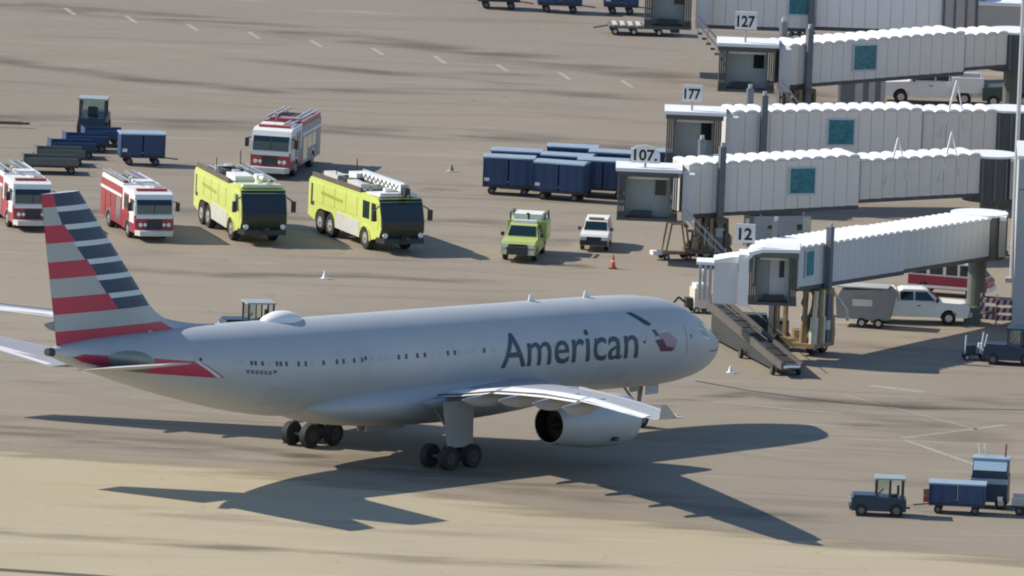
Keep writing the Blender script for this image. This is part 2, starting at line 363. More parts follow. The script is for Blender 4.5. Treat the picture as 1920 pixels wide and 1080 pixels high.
def hermite(xs, ys):
    xs, ys = np.array(xs, float), np.array(ys, float); d = np.diff(ys)/np.diff(xs); m = np.zeros(len(xs))
    for i in range(1, len(xs)-1): m[i] = 0 if d[i-1]*d[i] <= 0 else 2*d[i-1]*d[i]/(d[i-1]+d[i])
    m[0], m[-1] = d[0], d[-1]
    def f(x):
        i = int(min(max(np.searchsorted(xs, x) - 1, 0), len(xs)-2)); h = xs[i+1]-xs[i]; t = min(max((x-xs[i])/h, 0), 1)
        return float(ys[i]*(2*t**3-3*t*t+1) + h*m[i]*(t**3-2*t*t+t) + ys[i+1]*(3*t*t-2*t**3) + h*m[i+1]*(t**3-t*t))
    return f
fT, fB, fW = hermite(FX, FT), hermite(FX, FB), hermite(FX, FW)
def hull(x, th, off=0.0):      # th: degrees from the crown, positive to starboard
    zc = (fT(x)+fB(x))/2; hz = (fT(x)-fB(x))/2 + off; t = R(th)
    return (x, (fW(x)+off)*math.sin(t), zc + hz*math.cos(t))
b = MB(); xs = sorted(set([0, .05, .12, .25, .4, .7, 1, 1.5, 2, 2.5, 3, 3.75, 4.5, 5.2, 6, 7, 8] + list(range(10, 38, 2)) + [38 + i*0.8 for i in range(24)] + [57.0, 57.3]))
b.loft([[hull(x, 360*k/56) for k in range(56)] for x in xs])
b.build('fuselage', silver, plane, True)
def patch(name, m, x0, x1, ta, tb, off=0.014, nx=2, nt=2, parent=plane, smooth=True):
    """sheet laid on the hull; ta/tb are angles or functions of x"""
    A = ta if callable(ta) else (lambda x: ta); B = tb if callable(tb) else (lambda x: tb)
    q = MB(); g = []
    for i in range(nx+1):
        x = x0 + (x1-x0)*i/nx
        for k in range(nt+1): g.append(hull(x, A(x) + (B(x)-A(x))*k/nt, off))
    q.add(g, [(i*(nt+1)+k, (i+1)*(nt+1)+k, (i+1)*(nt+1)+k+1, i*(nt+1)+k+1) for i in range(nx) for k in range(nt)])
    return q.build(name, m, parent, smooth)
# crown fairing (satellite dome), antennas
q = MB(); rings = []
for i in range(13):
    t = i/12; x = 36.2 + 3.4*t; h = 0.62*math.sin(math.pi*t)**0.6 + 0.01; wd = 0.75*math.sin(math.pi*t)**0.5 + 0.02
    rings.append([(x, wd*math.cos(math.pi*k/8), fT(x) - 0.12 + h*math.sin(math.pi*k/8)) for k in range(9)])
q.loft(rings, closed=False, cap0=False, cap1=False); q.build('satellite_dome', white_m, plane, True)
for x in (11.2, 16.0):
    q = MB(); q.prism([(x, fT(x)-.05), (x+.3, fT(x)+.38), (x+.5, fT(x)+.38), (x+.6, fT(x)-.05)], -.03, .03); q.build('antenna', white_m, plane)
# cabin windows: dark where the blind is up
dark_px = [478,485,497,523,530,540,562,575,608,633,645,665,680,748,762,783,797,840,853,908]
wx_dark = [18.5 + (1014-p)/21.7 for p in dark_px]
pane_w = mat('cabin_window_glass', (0.012, 0.016, 0.02), 0.15); blind_w = mat('window_blind', (0.395, 0.415, 0.43), 0.46, 0.04, 0.05)
x = 9.2
def add_window(x, m, side): patch('cabin_window', m, x-.105, x+.105, side*75.2, side*81, 0.012, 1, 1)
for xx in wx_dark: add_window(xx, pane_w, 1)
while x < 45:
    if not (19.6 < x < 22.4) and all(abs(x-d) > 0.42 for d in wx_dark): add_window(x, blind_w, 1)
    if int(x*7) % 3: add_window(x, pane_w, -1)
    x += 0.58
# doors: a slightly proud frame line and leaf
door_m = mat('door_paint', (0.405, 0.425, 0.44), 0.46, 0.04, 0.05, 0.4)
for x, wd in ((5.0, 1.07), (13.7, 1.07), (33.6, 0.9), (47.2, 1.07)):
    for sd_ in (1, -1):
        d = patch('cabin_door', door_m, x-wd/2, x+wd/2, sd_*62, sd_*100, 0.010, 1, 6)
        patch('door_window', pane_w, x-.1, x+.1, sd_*74, sd_*79, 0.016, 1, 1, d)
for x0, x1 in ((10.5, 13.2), (39.0, 41.7)):
    patch('cargo_door', door_m, x0, x1, 108, 140, 0.009, 3, 5)
# flight deck windows
frame_w = mat('window_frame_pale', (0.62, 0.66, 0.7), 0.35, 0.3)
for sd_ in (1, -1):
    for a, c in (((2.1, 2.75), (18, 42)), ((2.3, 3.15), (45, 60)), ((2.7, 3.6), (63, 73))):
        fr = patch('cockpit_window', frame_w, a[0]-.09, a[1]+.09, sd_*(c[0]-2.4), sd_*(c[1]+2.4), 0.010, 2, 3)
        patch('pane', glass_m, a[0], a[1], sd_*c[0], sd_*c[1], 0.018, 2, 3, fr)
patch('nose_reflection_line', mat('reflection_dark', (0.12, 0.15, 0.17), 0.4), 0.35, 2.6, 93, 97, 0.012, 6, 1)  # painted dark line standing for the reflection along the nose
# lettering
def hull_text(txt, name, m, x_start, length, th_base, cap, off=0.016):
    me, wdt = text_mesh(txt, cap, .008)
    bm = bmesh.new(); bm.from_mesh(me)
    ys = [v.co.y for v in bm.verts]
    y = min(ys)
    while y < max(ys):
        y += 0.16
        bmesh.ops.bisect_plane(bm, geom=list(bm.verts)+list(bm.edges)+list(bm.faces), plane_co=(0, y, 0), plane_no=(0, 1, 0), dist=1e-5)
    k = length/wdt
    for v in bm.verts:
        v.co = hull(x_start - v.co.x*k, th_base - math.degrees(v.co.y/2.82), off)
    bm.to_mesh(me); bm.free(); me.materials.append(m); me.name = name
    o = link(name, me, plane)
    return o
hull_text('American', 'lettering', text_m, 21.9, 11.9, 101.0, 2.15)
def hull_poly(name, m, pts, off=0.016, parent=plane, step=0.12):
    bm = bmesh.new(); vs = [bm.verts.new((x, th, 0)) for x, th in pts]; bm.faces.new(vs)
    lo, hi = min(p[1] for p in pts), max(p[1] for p in pts); t = lo
    while t < hi:
        t += 3.0; bmesh.ops.bisect_plane(bm, geom=list(bm.verts)+list(bm.edges)+list(bm.faces), plane_co=(0, t, 0), plane_no=(0, 1, 0), dist=1e-5)
    lo, hi = min(p[0] for p in pts), max(p[0] for p in pts); t = lo
    while t < hi:
        t += 0.8; bmesh.ops.bisect_plane(bm, geom=list(bm.verts)+list(bm.edges)+list(bm.faces), plane_co=(t, 0, 0), plane_no=(1, 0, 0), dist=1e-5)
    for v in bm.verts: v.co = hull(v.co.x, v.co.y, off)
    me = bpy.data.meshes.new(name); bm.to_mesh(me); bm.free(); me.materials.append(m)
    return link(name, me, parent)
hull_poly('emblem_blue', text_m, [(10.25,43),(9.75,43),(8.55,60),(8.75,63),(9.1,61)])
hull_poly('emblem_grey', mat('emblem_slate', (0.07,0.09,0.13), 0.5), [(8.65,68),(8.35,68),(8.1,75),(8.4,77)])
hull_poly('emblem_red', pink_l, [(8.25,74),(7.2,72),(6.5,82),(6.7,93),(7.6,90)])
hull_poly('emblem_dark_red', mat('emblem_maroon', (0.09,0.02,0.05), 0.5), [(8.5,81),(7.8,80),(7.55,89),(6.75,92),(7.0,96),(8.0,95.5)], 0.02)
hull_text('.', 'lettering_mark', text_m, 9.55, 0.22, 84, 1.0)
for i in range(6):
    patch('registration_mark', mat('mark_grey', (0.14,0.15,0.17), 0.5), 43.4-i*.36, 43.65-i*.36, 87.5, 92.5, 0.013, 1, 1)
patch('rear_mark', text_m, 41.2, 41.45, 86.5, 90, 0.013, 1, 1)

# fin: bands of paint are rows of faces
fin_rows = [(17.30, 16.52, 'r'), (16.52, 15.45, 'g'), (15.45, 14.42, 'r'), (14.42, 13.34, 'g'), (13.34, 12.36, 'r'), (12.36, 11.26, 'g'), (11.26, 10.28, 'r'), (10.28, 9.30, 'full_g'), (9.30, 8.22, 'full_r')]
def fin_le(z): return 55.6 - (17.30 - z)*0.905 - (max(0, 10.4-z)**2)*0.55
def fin_te(z): return 58.75 - (17.30 - z)*0.205
def fin_half(z, c):      # half thickness along the chord
    ch = fin_te(z)-fin_le(z); t = 0.5*0.105*min(ch, 6.5)
    return t*(2.6*math.sqrt(max(c, 0))*(1-c)*0.92 + 0.02*(1-c)) + 0.012
q = MB(); cs = [0, 0.01, 0.035, 0.08]
rows = []
zl = []
for z1, z0, kd in fin_rows:
    if kd in ('r', 'g'):
        zs = [z1, z1-0.30, z0] if z1 < 17.2 else [z1, z0]
        for a, bb in zip(zs, zs[1:]): zl.append((a, bb, kd, 'pale' if (a == z1 and z1 < 17.2) else 'blue'))
    else: zl += [(z1, (z1+z0)/2, kd, ''), ((z1+z0)/2, z0, kd, '')]
mi = dict(r=0, g=1, blue=2, pale=3)
for z1, z0, kd, fr in zl:
    def ring(z):
        ch = fin_te(z)-fin_le(z); cut = min(0.72, 2.95/ch) if kd != 'g' else min(0.72, 3.1/ch)
        c = [0, 0.006, 0.03, 0.08, cut*0.4, cut*0.7, cut] + [cut + (1-cut)*t for t in (0.25, 0.5, 0.75, 1)]
        return [(fin_le(z)+ch*t, z, fin_half(z, t)) for t in c]
    for sgn in (1, -1):
        A = [(x, sgn*h, z) for x, z, h in ring(z1)]; B = [(x, sgn*h, z) for x, z, h in ring(z0)]
        for i in range(len(A)-1):
            front = i < 6
            m_ = 0 if kd == 'full_r' else 1 if kd == 'full_g' else (mi[fr] if front else mi[kd])
            if kd == 'full_r' and i < 3: m_ = 1
            if i < 1: m_ = 3
            q.add([A[i], A[i+1], B[i+1], B[i]], [(0, 1, 2, 3)], m_)
top = [(fin_le(17.3)+(fin_te(17.3)-fin_le(17.3))*t, s*fin_half(17.3, t), 17.3) for s, rg in ((1, [0, .03, .2, .5, 1]), (-1, [1, .5, .2, .03])) for t in rg]
q.add(top, [tuple(range(len(top)))], 3)
fin = q.build('tail_fin', [red_l, grey_l, blue_l, pale_l], plane)
# dorsal fillet below the fin
q = MB(); rings = []
for i in range(9):
    t = i/8; x = 43.6 + 6.0*t; h = 0.06 + 1.1*t*t
    rings.append([(x, 0.36*t+.03, fT(x)-.18), (x, 0.12*t+.02, fT(x)+h*0.75), (x, 0, fT(x)+h), (x, -0.12*t-.02, fT(x)+h*0.75), (x, -0.36*t-.03, fT(x)-.18)])
q.loft(rings, closed=False, cap0=False, cap1=False); q.build('dorsal_fillet', grey_l, plane, True)
# flag colours running on under the tail
TA, TB = {}, {}
hull_poly('tail_stripe', red_l, [(46.6,83),(45.4,101),(56.0,118),(56.6,75)] if False else [(47.2,80.5),(45.3,102.5),(49,109),(53,122),(55.6,124),(56.3,108),(55.6,84),(50.5,80.5)], 0.012)
hull_poly('tail_stripe_pale', pale_l, [(47.7,80.5),(47.35,80.5),(45.5,102.5),(45.9,103)], 0.016)
# stabilisers
def aerofoil(xle, ch, y, z, th, n=9, rise=0.0):
    up = []; lo = []
    for i in range(n):
        c = 0.5*(1-math.cos(math.pi*i/(n-1))); h = th*(2.6*math.sqrt(c)*(1-c)*0.95 + 0.015)
        up.append((xle+ch*c, y, z+h*0.56+rise*c)); lo.append((xle+ch*c, y, z-h*0.44+rise*c))
    return up + lo[-2:0:-1]
for sgn in (1, -1):
    def stab_z(x, y): return 7.02 + .165*(abs(y)-.9) + .045*(x-53.5)
    def stab_ring(t):
        r = aerofoil(50.2+t*6.05, 6.2-3.9*t, sgn*(0.9+8.8*t), 0, (6.2-3.9*t)*0.05); return [(x, y, z+stab_z(x, y)) for x, y, z in r]
    q = MB(); q.loft([stab_ring(t) for t in (0, .25, .5, .75, .95, 1)])
    st = q.build('tailplane', wing_m, plane, True)
    el = MB(); ep = [(55.0, sgn*1.3), (56.3, sgn*1.3), (58.25, sgn*9.3), (57.55, sgn*9.3)]; el.hexa([(x, y, stab_z(x, y)-d) for (x, y), d in zip(ep, (.06, .015, .015, .03))], [(x, y, stab_z(x, y)+d) for (x, y), d in zip(ep, (.09, .02, .02, .05))])
    el.build('elevator', white_m, st)
    patch('stabiliser_seal', bare_m, 50.6, 54.4, sgn*62, sgn*116, 0.018, 6, 6) if False else hull_poly('stabiliser_seal', bare_m, [(52.3+1.7*math.cos(a), sgn*(92+27*math.sin(a))) for a in [2*math.pi*k/18 for k in range(18)]], 0.02)
q = MB(); q.cyl((57.25,0,8.15), (57.75,0,8.2), 0.27, 0.22, 14); q.build('exhaust_cone', dark_m, plane, True)
# belly fairing
q = MB(); rings = []
for i in range(17):
    t = i/16; x = 15.0 + 22.5*t; e = max(0, math.sin(math.pi*t))**0.38; 
    w_ = 1.7 + 1.75*e; zb = fB(x) + 0.35 - 1.38*e; zt = fB(x) + 0.9 + 1.15*e
    rings.append([(x, w_*math.sin(a)*(1 if True else 0), (zb+zt)/2 - (zt-zb)/2*math.cos(a)) for a in [2*math.pi*k/28 for k in range(28)]])
q.loft(rings); q.build('belly_fairing', silver, plane, True)
# wings
# span station, leading edge, chord, height at the leading edge, thickness, rise of the trailing edge
WS = [(2.0, 17.0, 10.4, 3.7, 1.3, 0.0), (5.0, 19.1, 9.2, 3.9, 0.95, .25), (9.4, 22.2, 7.7, 4.45, 0.70, .55), (15, 26.1, 6.2, 5.1, 0.50, .6), (21, 30.3, 4.8, 5.7, 0.36, .5), (26.5, 34.2, 3.5, 6.15, 0.26, .22), (29.5, 36.3, 2.6, 6.4, 0.15, .05)]
def wing_at(y):
    for a, b2 in zip(WS, WS[1:]):
        if y <= b2[0]:
            t = (y-a[0])/(b2[0]-a[0]); return [a[k]+(b2[k]-a[k])*t for k in range(6)]
    return list(WS[-1])
for sgn in (1, -1):
    q = MB(); q.loft([aerofoil(xl, ch, sgn*y, z, th*0.5, 11, ri) for y, xl, ch, z, th, ri in [wing_at(v) for v in (2.0, 3.5, 5, 7.2, 9.4, 12, 15, 18, 21, 24, 26.5, 29.5)]])
    wg = q.build('wing', wing_m, plane, True)
    q = MB(); q.loft([aerofoil(36.3, 2.6, sgn*29.5, 6.4, .07, 7, .05), aerofoil(37.3, 1.5, sgn*29.75, 6.5, .05, 7), aerofoil(38.5, .45, sgn*30.0, 7.35, .03, 7)]); q.build('wing_tip', wing_m, wg, True)
    # slat along the leading edge, flaps and aileron along the trailing edge, spoilers
    q = MB(); rings = []
    for y in (10.4, 15, 21, 28.6):
        _, xl, ch, z, th, ri = wing_at(y); rings.append([(xl-.10, sgn*y, z-.02), (xl+ch*.03, sgn*y, z+th*.30), (xl+ch*.11, sgn*y, z+th*.50+.01), (xl+ch*.11, sgn*y, z+th*.30)])
    q.loft(rings); q.build('slat', wing_m, wg, True)
    for ya, yb, nm in ((3.3, 8.9, 'flap'), (9.5, 19.8, 'flap'), (20.2, 28.3, 'aileron')):
        q = MB(); rings = []
        drop = 0.14 if nm == 'flap' else 0.03
        for k in range(4):
            y = ya+(yb-ya)*k/3; _, xl, ch, z, th, ri = wing_at(y); z += ri; xt = xl+ch; c = 0.19*ch
            rings.append([(xt-c, sgn*y, z+th*.13+.03), (xt-c*.5, sgn*y, z+th*.06+.05-drop*.2), (xt+.12+drop*.6, sgn*y, z-drop), (xt-c*.6, sgn*y, z-th*.1-drop*.5)])
        q.loft(rings); q.build(nm, white_m, wg)
    for y0 in (4.2, 8.3, 12.4, 16.4, 20.0):
        _, xl, ch, z, th, ri = wing_at(y0); z += ri; xt = xl+ch; L = 0.42*ch+1.5; q = MB(); rings = []
        for i in range(9):
            t = i/8; e = math.sin(math.pi*t)**0.7; x = xt - L*0.62 + L*t
            rings.append([(x, sgn*y0 + (.04+.22*e)*math.cos(a), z - .12 - .30*e*.9 - 0.22*t + (.05+.34*e)*math.sin(a)) for a in [2*math.pi*k/10 for k in range(10)]])
        q.loft(rings); q.build('flap_track_fairing', wing_m, wg, True)
    # engine
    ey, ez = sgn*9.37, 2.55
    prof = [(18.55, 1.22), (18.45, 1.32), (18.6, 1.42), (19.3, 1.53), (20.6, 1.58), (22.2, 1.53), (23.8, 1.33), (25.0, 1.12)]
    inner = [(25.0, 1.07), (23.0, 1.14), (19.6, 1.16), (18.55, 1.22)]
    q = MB(); q.loft([[(x, ey + r*math.cos(a), ez + 0.015*(x-17) + r*math.sin(a)*(0.98)) for a in [2*math.pi*k/32 for k in range(32)]] for x, r in prof+inner[:1]], cap0=False, cap1=False)
    en = q.build('engine_nacelle', silver, plane, True)
    q = MB(); q.loft([[(x, ey + r*math.cos(a), ez + 0.015*(x-17) + r*math.sin(a)*(0.98)) for a in [2*math.pi*k/32 for k in range(32)]] for x, r in inner], cap0=False, cap1=False); q.build('nozzle_lining', core_m, en, True)
    q = MB(); q.loft([[(x, ey + r*math.cos(a), ez + 0.1 + r*math.sin(a)) for a in [2*math.pi*k/20 for k in range(20)]] for x, r in ((19.5, 1.12), (19.51, .35), (22.3, 0.85), (23.6, .95), (24.2, .93), (24.25, .4), (24.8, .06))]); q.build('engine_core', core_m, en, True)
    q = MB()
    for k in range(22):
        a = 2*math.pi*k/22; a2 = a+.16
        q.add([(19.42, ey+.35*math.cos(a), ez+.35*math.sin(a)), (19.42, ey+1.1*math.cos(a), ez+1.1*math.sin(a)), (19.48, ey+1.1*math.cos(a2), ez+1.1*math.sin(a2)), (19.48, ey+.35*math.cos(a2), ez+.35*math.sin(a2))], [(0,1,2,3)])
    q.build('fan', dark_m, en)
    q = MB(); q.prism([(20.0, 4.05), (22.0, 4.6), (23.5, 4.75), (27.0, 4.7), (27.8, 4.6), (26.0, 3.9), (24.5, 3.4), (20.4, 3.95)], ey-.2, ey+.2); q.build('engine_pylon', silver, en, True)
    q = MB(); q.box(20.6, 20.95, ey+sgn*1.1-.03, ey+sgn*1.5+.03, ez-.98, ez-.75); q.build('nacelle_vent', dark_m, en)
# landing gear
def gear_wheel(x, y, r, wd): return wheel(plane, x, y, r, wd, 1 if y > 0 else -1, 20)
for sgn in (1, -1):
    for dx in (-0.99, 0.99):
        for dy in (-0.7, 0.7):
            wheel(plane, 28.85+dx, sgn*5.34+dy, 0.69, 0.5, 1 if dy > 0 else -1, 20, dark_m)
    q = MB(); q.cyl((28.85, sgn*5.34, .6), (28.6, sgn*4.9, 3.4), .2, .28, 10); q.cyl((28.7, sgn*5.2, 1.8), (28.4, sgn*3.4, 3.4), .09, n=8)
    q.cyl((27.8, sgn*5.34, .69), (29.9, sgn*5.34, .69), .15, n=8)
    for dx in (-.99, .99): q.cyl((28.85+dx, sgn*5.34-.6, .69), (28.85+dx, sgn*5.34+.6, .69), .1, n=8)
    q.build('main_gear_strut', bare_m, plane, True)
    q = MB(); q.hexa([(27.7, sgn*5.95, 1.25), (29.9, sgn*5.95, 1.25), (29.9, sgn*6.0, 1.25), (27.7, sgn*6.0, 1.25)], [(27.5, sgn*5.7, 3.9), (30.1, sgn*5.7, 3.9), (30.1, sgn*5.76, 3.9), (27.5, sgn*5.76, 3.9)]); q.build('gear_door', gser_d, plane)
for sgn in (1, -1):
    q = MB(); q.hexa([(27.3, sgn*.25, 1.55), (30.6, sgn*.25, 1.55), (30.6, sgn*.31, 1.55), (27.3, sgn*.31, 1.55)], [(27.2, sgn*.5, 2.4), (30.8, sgn*.5, 2.4), (30.8, sgn*.56, 2.4), (27.2, sgn*.56, 2.4)]); q.build('inner_gear_door', silver, plane)
for dy in (-.36, .36): wheel(plane, 6.67, dy, .52, .34, 1 if dy > 0 else -1, 18, bare_m)
q = MB(); q.cyl((6.67, 0, .5), (6.4, 0, 2.6), .12, .16, 10); q.cyl((6.6, 0, 1.2), (8.0, 0, 2.5), .07, n=8); q.cyl((6.67, -.45, .52), (6.67, .45, .52), .09, n=8); q.build('nose_gear_strut', bare_m, plane, True)
for sgn in (1, -1):
    q = MB(); q.box(5.6, 6.7, sgn*.62-.025, sgn*.62+.025, 1.95, 2.5); q.build('nose_gear_door', silver, plane)

# ------------------------------------------------------------------ fire engines
def pumper(label, loc, rot, k_=.95, ladder_right=True, roof_red=False, group='red and white fire engines'):
    t = thing('fire_engine', label, 'fire engine', loc, rot, group); t.scale = (k_, k_, k_)
    W = 1.25; side_m = gser_m if roof_red else fred_m
    a = seg_arch
    fx, rx, rr = 2.55, -2.35, 0.62
    low = [(-4.6, .55)] + a(rx, rr, .55) + [(0.95, .55), (0.95, 2.95), (-4.6, 2.95)]
    q = MB(); q.prism(low, -W, W); q.build('body', side_m, t)
    cabp = [(1.0, .5)] + a(fx, rr, .5) + [(4.1, .5), (4.45, .62), (4.5, 1.5), (4.45, 1.62), (1.0, 1.62)]
    q = MB(); q.prism(cabp, -W, W); q.build('cab_lower', fred_m, t)
    q = MB(); q.prism([(1.0, 1.62), (4.45, 1.62), (4.38, 2.3), (4.12, 2.95), (3.7, 3.08), (1.0, 3.12)], -W+.01, W-.01); q.build('cab_upper', white_m, t)
    q = MB(); q.prism([(4.40, 1.74), (4.462, 1.74), (4.405, 2.3), (4.28, 2.64), (4.22, 2.64), (4.34, 2.3)], -1.14, 1.14); q.build('windshield', glass_m, t)
    q = MB(); q.prism([(4.44, 1.74), (4.475, 1.74), (4.418, 2.3), (4.29, 2.62), (4.26, 2.62), (4.38, 2.3)], -.03, .03); q.build('windshield_divider', dark_m, t)
    for s in (1, -1):
        for x0, x1 in ((3.1, 4.0), (1.55, 2.5)):
            dr = MB(); dr.box(x0-.12, x1+.12, s*(W+.005)-.012, s*(W+.005)+.012, 1.1, 2.75)
            d = dr.build('cab_door', white_m if x0 > 3 else side_m, t)
            q = MB(); q.box(x0, x1, s*(W+.02)-.012, s*(W+.02)+.012, 1.85, 2.6); q.build('window', glass_m, d)
        for k in range(4):
            x0 = -4.45 + k*1.3
            if k == 1: z0 = 1.35
            else: z0 = .75
            q = MB(); q.box(x0, x0+1.15, s*(W+.005)-.02, s*(W+.005)+.02, z0 if k in (0, 3) else 1.4, 2.2); q.build('roller_door', chrome_m if k == 3 or roof_red and k else side_m, t)
        q = MB(); q.box(-4.55, .9, s*(W+.012)-.014, s*(W+.012)+.014, 2.32, 2.5); q.build('side_stripe', white_m, t)
        q = MB(); q.cyl((4.53, s*.92, 1.08), (4.6, s*.92, 1.08), .13, n=10); q.cyl((4.53, s*.62, 1.08), (4.6, s*.62, 1.08), .11, n=10); q.build('headlight', lamp_m, t)
        q = MB(); q.box(4.1, 4.25, s*(W+.32)-.12, s*(W+.32)+.12, 1.9, 2.45); q.tube([(4.15, s*W, 2.5), (4.17, s*(W+.3), 2.46)], .03); q.build('mirror', dark_m, t)
        wheel(t, fx, s*(W-.17), .54, .34, s); wheel(t, rx, s*(W-.2), .54, .4, s)
        q = MB()
        for cx in (fx, rx):
            pts_o = a(cx, rr+.1, .5, 8); pts_i = a(cx, rr, .5, 8)
            q.prism(pts_o + pts_i[::-1], s*(W+.012)-.014, s*(W+.012)+.014)
        each(q, 'wheel_arch_trim', chrome_m, t)
    q = MB(); q.box(4.502, 4.54, -.5, .5, .82, 1.4); q.build('grille', dark_m, t)
    q = MB(); q.box(4.502, 4.53, -1.2, 1.2, 1.46, 1.66); q.build('front_band', white_m, t)
    q = MB(); q.slab([(4.5,-1.27),(5.05,-1.05),(5.1,0),(5.05,1.05),(4.5,1.27)], .42, .74); q.build('bumper', fgrey_m, t)
    q = MB(); q.box(3.2, 3.55, -1.0, 1.0, 3.1, 3.25); q.build('light_bar', mat('light_bar_red', (.5,.08,.08), .2), t)
    # roof: hose bed, ladder, stowed gear
    q = MB(); q.box(-4.55, .9, -1.2, -1.05, 2.953, 3.2); q.box(-4.55, .9, 1.05, 1.2, 2.953, 3.2); q.box(.75, .9, -1.05, 1.05, 2.953, 3.2); each(q, 'hose_bed', fred_m if roof_red else white_m, t)
    q = MB(); q.box(-4.2, .6, -.95, .1, 2.953, 3.1); each(q, 'hose', hose_m, t)
    q = MB(); q.box(-.3, .7, -.4, .9, 2.955, 3.35); each(q, 'deck_box', white_m if not roof_red else fred_m, t)
    ys = (0.35, 0.85) if ladder_right else (.5, .9)
    q = MB()
    for y in ys: q.box(-4.9, 3.0, y-.05, y+.05, 3.16, 3.30)
    k = -4.7
    while k < 2.9: q.box(k-.03, k+.03, ys[0], ys[1], 3.2, 3.26); k += .38
    for x in (-3.8, .3, 2.6):
        for y in ys: q.box(x-.04, x+.04, y-.04, y+.04, 3.0, 3.17)
    q.build('ladder', chrome_m, t)
    q = MB()
    for y in (-1.1, -.75): q.box(-4.8, .4, y-.04, y+.04, 3.3, 3.42)
    for x in (-3.8, -.5):
        for y in (-1.1, -.75): q.box(x-.04, x+.04, y-.04, y+.04, 2.96, 3.32)
    q.build('hose_rack', chrome_m, t)
    q = MB(); q.cyl((.2, -.6, 3.1), (.2, -.6, 3.5), .1, n=8); q.cyl((.2, -.6, 3.5), (1.0, -.6, 3.7), .09, .06, n=8); q.build('deck_gun', chrome_m, t)
    q = MB(); q.box(-5.0, -4.6, -1.2, 1.2, .5, .62); q.build('rear_step', chrome_m, t)
    return t
def ang(dx, dy): return math.atan2(dy, dx)
A1 = ang(.26, -.965)
pumper('red and white fire engine between the airliner tail fin and the lime trucks', (-22.75, 18.6, 0), A1)
pumper('red and white fire engine cut by the left edge, partly behind the tail fin', (-29.95, 21.2, 0), ang(.22, -.975))
pumper('red and white fire engine standing farthest back, behind the lime crash trucks', (-14.2, 50.2, 0), ang(-.2, -.98), .98, False, True)

